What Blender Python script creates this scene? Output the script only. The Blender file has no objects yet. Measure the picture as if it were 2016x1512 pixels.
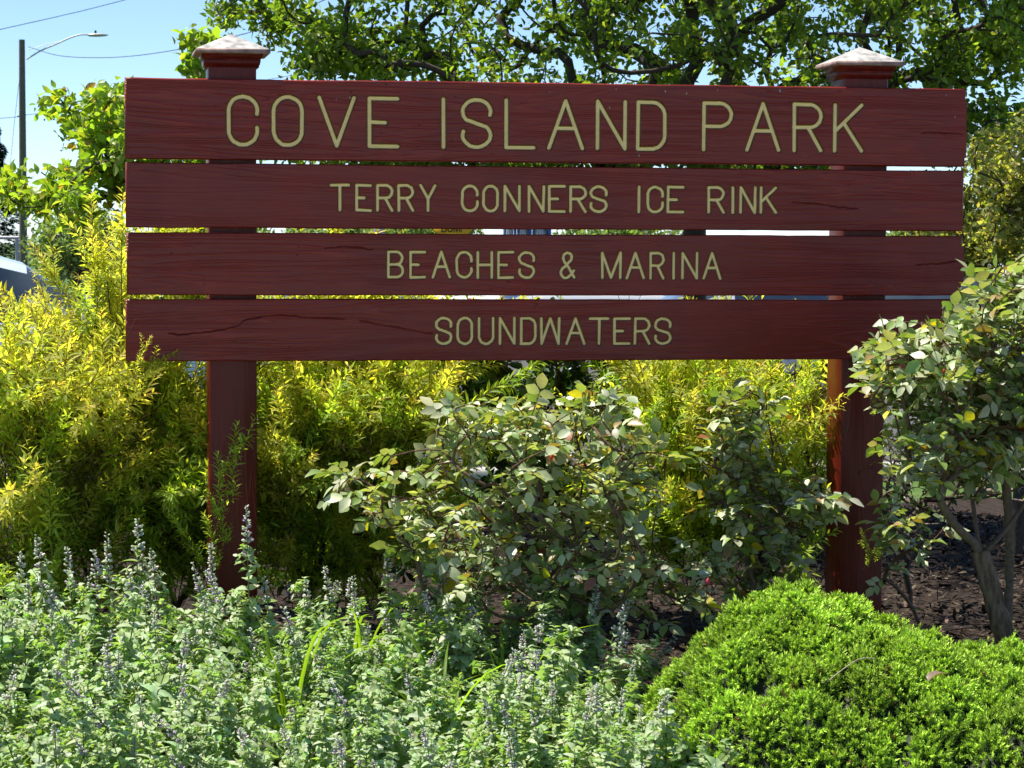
import bpy, math, random
import numpy as np
from mathutils import Matrix, Vector

R_ = math.radians
sc = bpy.context.scene
COL = sc.collection

# ------------------------------------------------------------------ camera
FPX, PW, PH = 4800.0, 2016.0, 1512.0
CAM = np.array([-0.1847, -6.8406, 1.25])
yaw, pit, rol = -0.184077, -0.0574368, 0.0041406
cy, sy, cp, sp = math.cos(yaw), math.sin(yaw), math.cos(pit), math.sin(pit)
Fv = np.array([-sy*cp, cy*cp, sp]); Rv = np.array([cy, sy, 0.0]); Uv = np.cross(Rv, Fv)
Rv, Uv = math.cos(rol)*Rv + math.sin(rol)*Uv, -math.sin(rol)*Rv + math.cos(rol)*Uv

cam_d = bpy.data.cameras.new("camera"); cam = bpy.data.objects.new("camera", cam_d); COL.objects.link(cam)
cam.matrix_world = Matrix(((Rv[0], Uv[0], -Fv[0], CAM[0]), (Rv[1], Uv[1], -Fv[1], CAM[1]), (Rv[2], Uv[2], -Fv[2], CAM[2]), (0, 0, 0, 1)))
cam_d.sensor_fit = 'HORIZONTAL'; cam_d.sensor_width = 36.0; cam_d.lens = FPX/PW*36.0
cam_d.clip_start = 0.05; cam_d.clip_end = 3000
cam_d.dof.use_dof = True; cam_d.dof.focus_distance = 6.8; cam_d.dof.aperture_fstop = 26
sc.camera = cam

# ------------------------------------------------------------------ sky, sun, exposure
SUN_EL, SUN_AZ = R_(64), R_(60)          # azimuth: to the left of straight behind the sign
TOSUN = np.array([-math.sin(SUN_AZ)*math.cos(SUN_EL), math.cos(SUN_AZ)*math.cos(SUN_EL), math.sin(SUN_EL)])
w = bpy.data.worlds.new("World"); sc.world = w; w.use_nodes = True
nt = w.node_tree; nt.nodes.clear()
sky = nt.nodes.new("ShaderNodeTexSky"); sky.sky_type = 'NISHITA'; sky.sun_disc = False
sky.sun_elevation = SUN_EL; sky.sun_rotation = -SUN_AZ; sky.air_density = 0.62; sky.dust_density = 0.0; sky.ozone_density = 4.6
bg = nt.nodes.new("ShaderNodeBackground"); bg.inputs[1].default_value = 0.080
wo = nt.nodes.new("ShaderNodeOutputWorld")
nt.links.new(sky.outputs[0], bg.inputs[0]); nt.links.new(bg.outputs[0], wo.inputs[0])
sun_d = bpy.data.lights.new("sun", 'SUN'); sun_d.energy = 4.4; sun_d.angle = R_(0.53); sun_d.color = (1.0, 0.94, 0.80)
sun = bpy.data.objects.new("sun", sun_d); COL.objects.link(sun)
sun.rotation_euler = Vector(TOSUN).to_track_quat('Z', 'Y').to_euler(); sun.location = (-8, 14, 30)
vs = sc.view_settings; vs.view_transform = 'Standard'; vs.look = 'None'; vs.gamma = 1.0; vs.exposure = 1.22; vs.use_curve_mapping = False
sc.render.engine = 'CYCLES'
cyc = sc.cycles; cyc.max_bounces = 6; cyc.diffuse_bounces = 4; cyc.glossy_bounces = 2; cyc.transmission_bounces = 4
cyc.transparent_max_bounces = 4; cyc.use_denoising = True; cyc.sample_clamp_indirect = 6.0
cyc.caustics_reflective = False; cyc.caustics_refractive = False

# ------------------------------------------------------------------ helpers
GROUND = -0.35
def ray(px, py): return Fv + Rv*((px-PW/2)/FPX) - Uv*((py-PH/2)/FPX)
def at(px, py, Z): return CAM + Z*ray(px, py)
def on_y(px, py, y=0.0):
    d = ray(px, py); return CAM + d*((y-CAM[1])/d[1])
def depth(P): return (np.asarray(P)-CAM) @ Fv
def unit(v):
    v = np.asarray(v, float); return v/np.maximum(np.linalg.norm(v, axis=-1, keepdims=True), 1e-9)

def bed_h(x, y):
    """height of the planting bed: a low mound around the sign, falling to street level"""
    x = np.asarray(x, float); y = np.asarray(y, float)
    cx, cy_ = 1.1, 1.6
    q = np.sqrt(((x-cx)/4.6)**4 + ((y-cy_)/5.2)**4)
    t = np.clip((q-0.30)/0.75, 0, 1); t = t*t*(3-2*t)
    return (0.0)*(1-t) + (GROUND+0.01)*t
def ground_pt(px, Z, lift=0.0):
    """the point of the bed at this column of the picture and this depth"""
    p = at(px, 480, Z); return np.array([p[0], p[1], float(bed_h(p[0], p[1]))+lift])

class G:
    """collects triangles and quads with a colour per vertex"""
    def __init__(s): s.V = []; s.T = []; s.Q = []; s.C = []; s.n = 0
    def add(s, V, F, col=(1, 1, 1)):
        V = np.asarray(V, float).reshape(-1, 3); F = np.asarray(F, int)
        (s.T if F.shape[1] == 3 else s.Q).append(F+s.n)
        c = np.asarray(col, float)
        if c.ndim == 1: c = np.tile(c, (len(V), 1))
        s.V.append(V); s.C.append(c); s.n += len(V); return s
    def arrays(s):
        return (np.concatenate(s.V), np.concatenate(s.T) if s.T else np.zeros((0, 3), int),
                np.concatenate(s.Q) if s.Q else np.zeros((0, 4), int), np.concatenate(s.C))
    def mesh(s, name, mat, smooth=False):
        V, T, Q, C = s.arrays()
        m = bpy.data.meshes.new(name)
        m.vertices.add(len(V)); m.vertices.foreach_set("co", V.astype(np.float32).ravel())
        nl = T.size+Q.size; m.loops.add(nl)
        m.loops.foreach_set("vertex_index", np.concatenate([T.ravel(), Q.ravel()]).astype(np.int32))
        m.polygons.add(len(T)+len(Q))
        st = np.concatenate([np.arange(len(T))*3, T.size+np.arange(len(Q))*4]).astype(np.int32)
        m.polygons.foreach_set("loop_start", st)
        m.polygons.foreach_set("loop_total", np.concatenate([np.full(len(T), 3), np.full(len(Q), 4)]).astype(np.int32))
        if smooth: m.polygons.foreach_set("use_smooth", np.ones(len(T)+len(Q), bool))
        a = m.color_attributes.new("Col", 'FLOAT_COLOR', 'POINT')
        a.data.foreach_set("color", np.concatenate([C, np.ones((len(C), 1))], 1).astype(np.float32).ravel())
        if mat is not None: m.materials.append(mat)
        m.update(); m.validate(); return m

def tag(o, label=None, cat=None, group=None, kind=None):
    if label: o["label"] = label
    if cat: o["category"] = cat
    if group: o["group"] = group
    if kind: o["kind"] = kind
    return o
def thing(name, base, label, cat, group=None):
    o = bpy.data.objects.new(name, None); o.empty_display_size = 0.1; o.location = [float(v) for v in base]; COL.objects.link(o)
    return tag(o, label, cat, group)
def link(name, mesh, parent=None, M=None):
    o = bpy.data.objects.new(name, mesh); COL.objects.link(o)
    if parent is not None:
        o.parent = parent; b = Vector((0, 0, 0)); p = parent
        while p is not None:
            b += p.location if p.type == 'EMPTY' else Vector((0, 0, 0)); p = p.parent
        if parent.type == 'EMPTY': o.matrix_parent_inverse = Matrix.Translation(-b)
    if M is not None: o.matrix_basis = M
    return o
def part(name, g, mat, parent=None, smooth=False, kind=None):
    o = link(name, g.mesh(name, mat, smooth), parent)
    if kind: o["kind"] = kind
    return o

def box(g, c, s, col=(1, 1, 1), rz=0.0, bev=0.0):
    x, y, z = [v/2 for v in s]
    if bev <= 0:
        V = np.array([[-x, -y, -z], [x, -y, -z], [x, y, -z], [-x, y, -z], [-x, -y, z], [x, -y, z], [x, y, z], [-x, y, z]], float)
        F = np.array([[0, 3, 2, 1], [4, 5, 6, 7], [0, 1, 5, 4], [1, 2, 6, 5], [2, 3, 7, 6], [3, 0, 4, 7]])
    else:
        b = bev; rings = []
        for zz, ins in ((-z, b), (-z+b, 0), (z-b, 0), (z, b)):
            X, Y = x-ins, y-ins
            rings.append([[-X, -Y+b, zz], [-X+b, -Y, zz], [X-b, -Y, zz], [X, -Y+b, zz], [X, Y-b, zz], [X-b, Y, zz], [-X+b, Y, zz], [-X, Y-b, zz]])
        V = np.array(rings).reshape(-1, 3); F = []
        for r in range(3):
            for i in range(8):
                j = (i+1) % 8; F.append([r*8+i, r*8+j, r*8+8+j, r*8+8+i])
        F += [[7, 6, 5, 4], [7, 4, 3, 0], [0, 3, 2, 1], [24, 25, 26, 27], [24, 27, 28, 31], [31, 28, 29, 30]]
        F = np.array(F)
    if rz:
        ca, sa = math.cos(rz), math.sin(rz); V = V @ np.array([[ca, sa, 0], [-sa, ca, 0], [0, 0, 1]])
    return g.add(V+np.asarray(c, float), F, col)

def perp(d):
    d = unit(d); h = np.where(np.abs(d[..., 2:3]) < 0.9, np.array([0, 0, 1.0]), np.array([1.0, 0, 0]))
    a = unit(np.cross(d, h)); return a, np.cross(d, a)
def edges_tube(g, P0, P1, r0, r1, k=5, col=(1, 1, 1)):
    """one tapered prism for each edge"""
    P0 = np.asarray(P0, float); P1 = np.asarray(P1, float); n = len(P0)
    if n == 0: return g
    r0 = np.broadcast_to(r0, n); r1 = np.broadcast_to(r1, n)
    d = P1-P0; a, b = perp(d); th = np.arange(k)*2*math.pi/k
    ring = a[:, None]*np.cos(th)[None, :, None] + b[:, None]*np.sin(th)[None, :, None]
    P1e = P1 + unit(d)*(r1[:, None]*0.35)
    V = np.concatenate([P0[:, None]+ring*r0[:, None, None], P1e[:, None]+ring*r1[:, None, None]], 1)
    i = np.arange(k); j = (i+1) % k
    F = np.stack([i, j, j+k, i+k], 1)
    F = (F[None]+(np.arange(n)*2*k)[:, None, None]).reshape(-1, 4)
    c = np.asarray(col, float)
    if c.ndim == 2: c = np.repeat(c, 2*k, 0)
    return g.add(V.reshape(-1, 3), F, c)
def tube(g, pts, rad, k=8, col=(1, 1, 1), cap=True, jitter=0.0, rng=None):
    """a smooth swept tube along a polyline"""
    P = np.asarray(pts, float); n = len(P); rad = np.broadcast_to(rad, n)
    t = unit(np.gradient(P, axis=0)); a, _ = perp(t[0]); A = []
    for i in range(n):
        a = unit(a-t[i]*(a@t[i])); A.append(a)
    A = np.array(A); B = np.cross(t, A); th = np.arange(k)*2*math.pi/k
    rr = np.repeat(rad[:, None], k, 1)
    if jitter: rr = rr*(1+jitter*(rng.random((n, k))-0.5))
    V = P[:, None] + (A[:, None]*np.cos(th)[None, :, None]+B[:, None]*np.sin(th)[None, :, None])*rr[:, :, None]
    V = V.reshape(-1, 3); F = []
    for i in range(n-1):
        for j in range(k):
            q = (j+1) % k; F.append([i*k+j, i*k+q, i*k+k+q, i*k+k+j])
    n0 = g.n; g.add(V, np.array(F), col)
    if cap:
        for i0, cpt in ((0, P[0]), ((n-1)*k, P[-1])):
            vv = np.concatenate([V[i0:i0+k], [cpt]]); g.add(vv, np.array([[j, (j+1) % k, k] for j in range(k)]), col)
    return g
def spline(pts, n):
    """Catmull-Rom through the points"""
    P = np.asarray(pts, float); P = np.concatenate([[2*P[0]-P[1]], P, [2*P[-1]-P[-2]]]); m = len(P)-3
    t = np.linspace(0, m, n); i = np.minimum(t.astype(int), m-1); f = (t-i)[:, None]
    p0, p1, p2, p3 = P[i], P[i+1], P[i+2], P[i+3]
    return 0.5*((2*p1)+(-p0+p2)*f+(2*p0-5*p1+4*p2-p3)*f*f+(-p0+3*p1-3*p2+p3)*f**3)

# ------------------------------------------------------------------ leaves
def leaf_template(prof, fold=0.25, curl=0.15, teeth=0.0):
    """a leaf one unit long along +X: prof = [(x, half width)], creased along the midrib"""
    V = []; F = []; n = len(prof)
    for i, (x, h) in enumerate(prof):
        z = -curl*x*x
        hh = h*(1+teeth*(1 if i % 2 else -1)) if 0 < i < n-1 else h
        V += [[x, 0, z], [x-(0.25*teeth if i % 2 == 0 else 0)*h, hh, z+hh*fold], [x-(0.25*teeth if i % 2 == 0 else 0)*h, -hh, z+hh*fold]]
    for i in range(n-1):
        a, b = 3*i, 3*i+3
        if prof[i][1] == 0: F += [[a, b, b+1], [a, b+2, b]]
        elif prof[i+1][1] == 0: F += [[a, b, a+1], [a, a+2, b]]
        else: F += [[a, b, b+1], [a, b+1, a+1], [a, a+2, b+2], [a, b+2, b]]
    return np.array(V, float), np.array(F)
ROSE_LEAF = leaf_template([(0, 0), (.12, .17), (.32, .29), (.55, .30), (.78, .19), (.92, .08), (1, 0)], .22, .18, .05)
LANCE_LEAF = leaf_template([(0, 0), (.3, .105), (.62, .10), (1, 0)], .35, .22)
OVAL_LEAF = leaf_template([(0, 0), (.2, .2), (.5, .29), (.78, .17), (1, 0)], .3, .28)
MINT_LEAF = leaf_template([(0, 0), (.06, .22), (.16, .34), (.26, .33), (.38, .36), (.50, .30), (.62, .29), (.74, .19), (.86, .15), (1, 0)], .3, .35, .10)
BROAD_LEAF = leaf_template([(0, 0), (.3, .27), (.68, .2), (1, 0)], .3, .28)
SMALL_LEAF = leaf_template([(0, 0), (.45, .25), (1, 0)], .25, .15)
PAD_LEAF = leaf_template([(0, 0), (.35, .16), (.7, .24), (.9, .14), (1, 0)], .25, .15)

def frames(axis, normal):
    X = unit(axis); Z = unit(normal-X*np.sum(X*normal, -1, keepdims=True)); Y = np.cross(Z, X)
    return np.stack([X, Y, Z], -1)          # columns
def put(g, tmpl, O, Fr, size, col, width=1.0):
    V, F = tmpl; n = len(O)
    if n == 0: return
    S = np.broadcast_to(size, n)
    Vs = V*np.array([1, width, 1])
    P = np.einsum('nij,kj->nki', Fr, Vs)*S[:, None, None] + np.asarray(O)[:, None]
    FF = (F[None]+(np.arange(n)*len(V))[:, None, None]).reshape(-1, 3)
    c = np.asarray(col, float)
    c = np.repeat(c if c.ndim == 2 else np.tile(c, (n, 1)), len(V), 0)
    g.add(P.reshape(-1, 3), FF, c)
def vary(rng, cols, n, w=None, amt=0.2):
    cols = np.asarray(cols, float); i = rng.choice(len(cols), n, p=w)
    c = cols[i]*(1+amt*(rng.random((n, 1))*2-1))
    return np.clip(c*(1+0.1*(rng.random((n, 3))*2-1)), 0.002, 0.95)
def rand_unit(rng, n):
    return unit(rng.normal(size=(n, 3)))

def grow(root_pts, targets, rng, seg=0.05, bend=0.35, reach=0.0):
    """join every target to the nearest point of the growing skeleton; returns nodes, parents and tip ids"""
    P = [np.asarray(p, float) for p in root_pts]; par = [-1]+list(range(len(P)-1))
    cap = len(P)+4; arr = np.zeros((200000, 3)); arr[:len(P)] = P; n = len(P)
    plen = np.zeros(200000)
    for i in range(1, n): plen[i] = plen[i-1]+np.linalg.norm(arr[i]-arr[i-1])
    par = np.full(200000, -1); par[1:n] = np.arange(n-1)
    T = np.asarray(targets); T = T[np.argsort(np.linalg.norm(T-arr[n-1], axis=1)+0.15*rng.random(len(T)))]
    tips = []
    for t in T:
        d = np.linalg.norm(arr[:n]-t, axis=1)+reach*plen[:n]
        i = int(np.argmin(d)); p = arr[i]; L = np.linalg.norm(t-p)
        if L < 1e-4: continue
        dirp = unit(p-arr[par[i]]) if par[i] >= 0 else unit(t-p)
        mid = p+dirp*L*bend+(t-p)*0.25+rng.normal(size=3)*L*0.06
        k = max(2, int(math.ceil(L/seg))); last = i
        for s in range(1, k+1):
            f = s/k; q = (1-f)**2*p+2*f*(1-f)*mid+f*f*t
            arr[n] = q; par[n] = last; plen[n] = plen[last]+L/k; last = n; n += 1
        tips.append(last)
    return arr[:n].copy(), par[:n].copy(), np.array(tips)
def radii(par, tips, r_tip, expo, r_max):
    w = np.zeros(len(par)); w[tips] = 1
    for i in range(len(par)-1, 0, -1): w[par[i]] += w[i]
    return np.minimum(r_tip*np.maximum(w, 1)**expo, r_max)
def skeleton_mesh(g, P, par, r, k=5, col=(1, 1, 1)):
    i = np.arange(1, len(P)); i = i[par[i] >= 0]
    c = np.asarray(col, float)
    edges_tube(g, P[par[i]], P[i], r[par[i]]*0.55+r[i]*0.45, r[i], k, c)

def in_blobs(rng, n, blobs, Z, dz):
    """points inside a set of ellipses (px, py, rx, ry, weight) of the picture's outline of a plant, spread in depth"""
    b = np.array([q[:4] for q in blobs], float); wt = np.array([q[4] if len(q) > 4 else q[2]*q[3] for q in blobs], float)
    i = rng.choice(len(b), n, p=wt/wt.sum())
    u = rand_unit(rng, n)*(rng.random((n, 1))**(1/2.6))
    out = np.empty((n, 3))
    for k in range(n):
        out[k] = at(b[i[k], 0]+u[k, 0]*b[i[k], 2], b[i[k], 1]+u[k, 2]*b[i[k], 3], Z+u[k, 1]*dz)
    return out

# ------------------------------------------------------------------ materials
def new_mat(name):
    m = bpy.data.materials.new(name); m.use_nodes = True; nt = m.node_tree; nt.nodes.clear()
    out = nt.nodes.new("ShaderNodeOutputMaterial"); return m, nt, out
def N(nt, t, **kw):
    n = nt.nodes.new(t)
    for k, v in kw.items():
        if k in n.inputs: n.inputs[k].default_value = v
        else: setattr(n, k, v)
    return n
def leaf_mat(name, trans=0.4, rough=0.45, spec=0.5, tcol=(1.25, 1.2, 0.45), sheen=0.0):
    m, nt, out = new_mat(name)
    a = N(nt, "ShaderNodeAttribute", attribute_name="Col")
    geo = N(nt, "ShaderNodeNewGeometry")
    p = N(nt, "ShaderNodeBsdfPrincipled"); p.inputs["Roughness"].default_value = rough; p.inputs["Specular IOR Level"].default_value = spec
    if sheen: p.inputs["Sheen Weight"].default_value = sheen; p.inputs["Sheen Roughness"].default_value = 0.5
    tr = N(nt, "ShaderNodeBsdfTranslucent")
    mx = N(nt, "ShaderNodeMixShader"); mx.inputs[0].default_value = trans
    mul = N(nt, "ShaderNodeMix", data_type='RGBA', blend_type='MULTIPLY'); mul.inputs[0].default_value = 1.0
    mul.inputs[7].default_value = (*tcol, 1)
    nz = N(nt, "ShaderNodeTexNoise"); nz.inputs["Scale"].default_value = 120; nz.inputs["Detail"].default_value = 1
    hv = N(nt, "ShaderNodeHueSaturation"); mr = N(nt, "ShaderNodeMapRange"); mr.inputs[3].default_value = 0.82; mr.inputs[4].default_value = 1.18
    nt.links.new(geo.outputs["Position"], nz.inputs["Vector"]); nt.links.new(nz.outputs[0], mr.inputs[0]); nt.links.new(mr.outputs[0], hv.inputs["Value"])
    nt.links.new(a.outputs[0], hv.inputs["Color"])
    nt.links.new(hv.outputs[0], p.inputs["Base Color"]); nt.links.new(hv.outputs[0], mul.inputs[6]); nt.links.new(mul.outputs[2], tr.inputs[0])
    nt.links.new(p.outputs[0], mx.inputs[1]); nt.links.new(tr.outputs[0], mx.inputs[2]); nt.links.new(mx.outputs[0], out.inputs[0])
    return m
def noise_mat(name, c1, c2, scale=20, rough=0.8, bump=0.3, spec=0.3, metal=0.0, stretch=(1, 1, 1), dist=0.01, use_col=False):
    m, nt, out = new_mat(name)
    tc = N(nt, "ShaderNodeNewGeometry"); mp = N(nt, "ShaderNodeMapping"); mp.inputs["Scale"].default_value = stretch
    nz = N(nt, "ShaderNodeTexNoise"); nz.inputs["Scale"].default_value = scale; nz.inputs["Detail"].default_value = 6
    cr = N(nt, "ShaderNodeMix", data_type='RGBA'); cr.inputs[6].default_value = (*c1, 1); cr.inputs[7].default_value = (*c2, 1)
    p = N(nt, "ShaderNodeBsdfPrincipled"); p.inputs["Roughness"].default_value = rough; p.inputs["Specular IOR Level"].default_value = spec; p.inputs["Metallic"].default_value = metal
    nt.links.new(tc.outputs["Position"], mp.inputs[0]); nt.links.new(mp.outputs[0], nz.inputs["Vector"])
    mr = N(nt, "ShaderNodeMapRange"); mr.inputs[1].default_value = 0.3; mr.inputs[2].default_value = 0.7
    nt.links.new(nz.outputs[0], mr.inputs[0]); nt.links.new(mr.outputs[0], cr.inputs[0])
    src = cr.outputs[2]
    if use_col:
        a = N(nt, "ShaderNodeAttribute", attribute_name="Col"); mu = N(nt, "ShaderNodeMix", data_type='RGBA', blend_type='MULTIPLY'); mu.inputs[0].default_value = 1
        nt.links.new(cr.outputs[2], mu.inputs[6]); nt.links.new(a.outputs[0], mu.inputs[7]); src = mu.outputs[2]
    nt.links.new(src, p.inputs["Base Color"])
    if bump:
        b = N(nt, "ShaderNodeBump"); b.inputs["Strength"].default_value = bump; b.inputs["Distance"].default_value = dist
        nt.links.new(nz.outputs[0], b.inputs["Height"]); nt.links.new(b.outputs[0], p.inputs["Normal"])
    nt.links.new(p.outputs[0], out.inputs[0]); return m

def wood_paint(name, horizontal=True, tone=1.0, spec=0.32, relief=1.0):
    """dark red painted timber: raised grain, gold paint in the carved letters, groove shadow coloured in along their edges, black in the cracks.
    Col.r = gold, Col.g = painted shadow at the groove edge, Col.b = a number that sets each board's own grain"""
    m, nt, out = new_mat(name); L = nt.links.new
    geo = N(nt, "ShaderNodeNewGeometry"); at_ = N(nt, "ShaderNodeAttribute", attribute_name="Col")
    sep = N(nt, "ShaderNodeSeparateColor"); L(at_.outputs[0], sep.inputs[0])
    sx = N(nt, "ShaderNodeSeparateXYZ"); L(geo.outputs["Position"], sx.inputs[0])
    cb = N(nt, "ShaderNodeCombineXYZ")
    def math_(op, a, b=None):
        n = N(nt, "ShaderNodeMath", operation=op)
        for i, v in enumerate((a, b)):
            if v is None: continue
            if isinstance(v, (int, float)): n.inputs[i].default_value = v
            else: L(v, n.inputs[i])
        return n.outputs[0]
    along, across = (sx.outputs[0], sx.outputs[2]) if horizontal else (sx.outputs[2], sx.outputs[0])
    seed = math_('MULTIPLY', sep.outputs[2], 37.0)
    # broad rings of the sawn board
    L(math_('MULTIPLY', along, 0.42), cb.inputs[0]); L(math_('MULTIPLY', across, 6.5), cb.inputs[1]); L(math_('ADD', seed, math_('MULTIPLY', sx.outputs[1], 3.0)), cb.inputs[2])
    n1 = N(nt, "ShaderNodeTexNoise"); n1.inputs["Scale"].default_value = 1.6; n1.inputs["Detail"].default_value = 2.5; n1.inputs["Distortion"].default_value = 0.35
    L(cb.outputs[0], n1.inputs["Vector"])
    ring = math_('SINE', math_('MULTIPLY', n1.outputs[0], 150.0))
    ring = math_('POWER', math_('MULTIPLY_ADD', ring, 0.5) if False else math_('ADD', math_('MULTIPLY', ring, 0.5), 0.5), 3.0)
    # fine fibres
    cf = N(nt, "ShaderNodeCombineXYZ"); L(math_('MULTIPLY', along, 6.0), cf.inputs[0]); L(math_('MULTIPLY', across, 260.0), cf.inputs[1]); L(seed, cf.inputs[2])
    n2 = N(nt, "ShaderNodeTexNoise"); n2.inputs["Scale"].default_value = 1.0; n2.inputs["Detail"].default_value = 3
    L(cf.outputs[0], n2.inputs["Vector"])
    # where the grain stands out more
    n3 = N(nt, "ShaderNodeTexNoise"); n3.inputs["Scale"].default_value = 2.2; n3.inputs["Detail"].default_value = 2
    c3 = N(nt, "ShaderNodeCombineXYZ"); L(along, c3.inputs[0]); L(math_('MULTIPLY', across, 2.0), c3.inputs[1]); L(seed, c3.inputs[2]); L(c3.outputs[0], n3.inputs["Vector"])
    amp = N(nt, "ShaderNodeMapRange"); amp.inputs[1].default_value = 0.35; amp.inputs[2].default_value = 0.65; amp.inputs[3].default_value = 0.25; amp.inputs[4].default_value = 1.0
    L(n3.outputs[0], amp.inputs[0])
    # pits and flecks
    vo = N(nt, "ShaderNodeTexVoronoi"); vo.inputs["Scale"].default_value = 42; cv = N(nt, "ShaderNodeCombineXYZ")
    L(math_('MULTIPLY', along, 0.55), cv.inputs[0]); L(across, cv.inputs[1]); L(seed, cv.inputs[2]); L(cv.outputs[0], vo.inputs["Vector"])
    pit_ = N(nt, "ShaderNodeMapRange"); pit_.inputs[1].default_value = 0.05; pit_.inputs[2].default_value = 0.11; pit_.inputs[3].default_value = 1.0; pit_.inputs[4].default_value = 0.0
    L(vo.outputs[0], pit_.inputs[0])
    pm = N(nt, "ShaderNodeMapRange"); pm.inputs[1].default_value = 0.5; pm.inputs[2].default_value = 0.62; L(n3.outputs[0], pm.inputs[0])
    pits = math_('MULTIPLY', pit_.outputs[0], pm.outputs[0])
    height = math_('ADD', math_('MULTIPLY', math_('MULTIPLY', ring, amp.outputs[0]), 0.75), math_('MULTIPLY', n2.outputs[0], 0.45))
    height = math_('SUBTRACT', height, math_('MULTIPLY', pits, 0.8))
    bare = math_('SUBTRACT', 1.0, math_('MINIMUM', math_('ADD', sep.outputs[0], sep.outputs[1]), 1.0))
    bp = N(nt, "ShaderNodeBump"); bp.inputs["Distance"].default_value = 0.0026*relief
    L(math_('MULTIPLY', bare, 0.6), bp.inputs["Strength"]); L(height, bp.inputs["Height"])
    # paint: a little darker where it wears thin on the grain, browner in patches, drips under the letters
    red = N(nt, "ShaderNodeMix", data_type='RGBA'); red.inputs[6].default_value = (0.160*tone, 0.0140*tone, 0.0090*tone, 1); red.inputs[7].default_value = (0.205*tone, 0.0195*tone, 0.0125*tone, 1)
    L(math_('MULTIPLY', ring, amp.outputs[0]), red.inputs[0])
    n4 = N(nt, "ShaderNodeTexNoise"); n4.inputs["Scale"].default_value = 5; n4.inputs["Detail"].default_value = 4; L(geo.outputs["Position"], n4.inputs["Vector"])
    hs = N(nt, "ShaderNodeHueSaturation"); L(red.outputs[2], hs.inputs["Color"])
    v4 = N(nt, "ShaderNodeMapRange"); v4.inputs[3].default_value = 0.6; v4.inputs[4].default_value = 1.5; L(n4.outputs[0], v4.inputs[0]); L(v4.outputs[0], hs.inputs["Value"])
    pc = N(nt, "ShaderNodeMix", data_type='RGBA'); pc.inputs[7].default_value = (0.02, 0.008, 0.008, 1); L(math_('MULTIPLY', pits, 0.7), pc.inputs[0]); L(hs.outputs[0], pc.inputs[6])
    g1 = N(nt, "ShaderNodeMix", data_type='RGBA'); g1.inputs[7].default_value = (0.085, 0.060, 0.018, 1); L(sep.outputs[1], g1.inputs[0]); L(pc.outputs[2], g1.inputs[6])  # olive rim: shading of the groove walls put into the colour
    ck = N(nt, "ShaderNodeMix", data_type='RGBA'); ck.inputs[7].default_value = (0.022, 0.006, 0.005, 1); L(math_('MAXIMUM', math_('MULTIPLY', sep.outputs[0], -1.0), 0.0), ck.inputs[0]); L(g1.outputs[2], ck.inputs[6])
    gn = N(nt, "ShaderNodeTexNoise"); gn.inputs["Scale"].default_value = 60; gn.inputs["Detail"].default_value = 4; L(geo.outputs["Position"], gn.inputs["Vector"])
    gc = N(nt, "ShaderNodeMix", data_type='RGBA'); gc.inputs[6].default_value = (0.80, 0.57, 0.20, 1); gc.inputs[7].default_value = (0.95, 0.75, 0.34, 1); L(gn.outputs[0], gc.inputs[0])
    g2 = N(nt, "ShaderNodeMix", data_type='RGBA'); L(sep.outputs[0], g2.inputs[0]); L(ck.outputs[2], g2.inputs[6]); L(gc.outputs[2], g2.inputs[7])
    p = N(nt, "ShaderNodeBsdfPrincipled"); p.inputs["Specular IOR Level"].default_value = spec
    rg = N(nt, "ShaderNodeMapRange"); rg.inputs[3].default_value = 0.24; rg.inputs[4].default_value = 0.46; L(n4.outputs[0], rg.inputs[0]); L(rg.outputs[0], p.inputs["Roughness"])
    L(g2.outputs[2], p.inputs["Base Color"]); L(bp.outputs[0], p.inputs["Normal"]); L(p.outputs[0], out.inputs[0])
    return m

M_BOARD = wood_paint("red_board_paint", True)
M_POST = wood_paint("red_post_paint_shaded", False, 0.60, 0.25, 0.8)  # same red as the boards, darkened all over for the plants' shade on the posts
M_CAP = noise_mat("weathered_white_cap", (0.17, 0.165, 0.17), (0.50, 0.485, 0.475), 34, 0.6, 0.2)
M_CAP_EDGE = noise_mat("worn_cap_edge", (0.16, 0.09, 0.075), (0.36, 0.25, 0.23), 50, 0.6, 0.2)
M_ROSE = leaf_mat("rose_leaf", 0.36, 0.45, 0.8, (1.15, 1.15, 0.25))
M_SPIREA = leaf_mat("spirea_leaf", 0.66, 0.5, 0.3, (1.4, 1.4, 0.5))
M_MINT = leaf_mat("catmint_leaf", 0.36, 0.55, 0.4, (1.15, 1.4, 0.3), sheen=0.2)
M_TREE = leaf_mat("tree_leaf", 0.6, 0.38, 0.5, (1.4, 1.45, 0.4))
M_DARK = leaf_mat("evergreen_leaf", 0.2, 0.3, 0.5, (1.1, 1.3, 0.3))
M_JUN = leaf_mat("juniper_scale", 0.25, 0.55, 0.3, (1.2, 1.3, 0.4))
M_FAR = leaf_mat("far_leaf", 0.4, 0.5, 0.3, (1.2, 1.3, 0.5))
M_BARK = noise_mat("bark", (0.055, 0.036, 0.024), (0.24, 0.17, 0.115), 70, 0.9, 1.0, 0.2, stretch=(1, 1, 0.35))
M_BARKC = noise_mat("twig_bark", (0.6, 0.6, 0.6), (1.2, 1.2, 1.2), 80, 0.75, 0.3, 0.3, use_col=True)
M_STEM = leaf_mat("soft_stem", 0.1, 0.6, 0.3)
M_PETAL = leaf_mat("petal", 0.3, 0.55, 0.3, (1, 1, 1))
M_SOIL = noise_mat("bed_soil", (0.012, 0.008, 0.006), (0.045, 0.030, 0.022), 30, 0.95, 0.8, 0.15, dist=0.03)
M_CHIP = noise_mat("mulch_chip", (0.7, 0.7, 0.7), (1.2, 1.2, 1.2), 60, 0.85, 0.4, 0.2, use_col=True)
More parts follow.
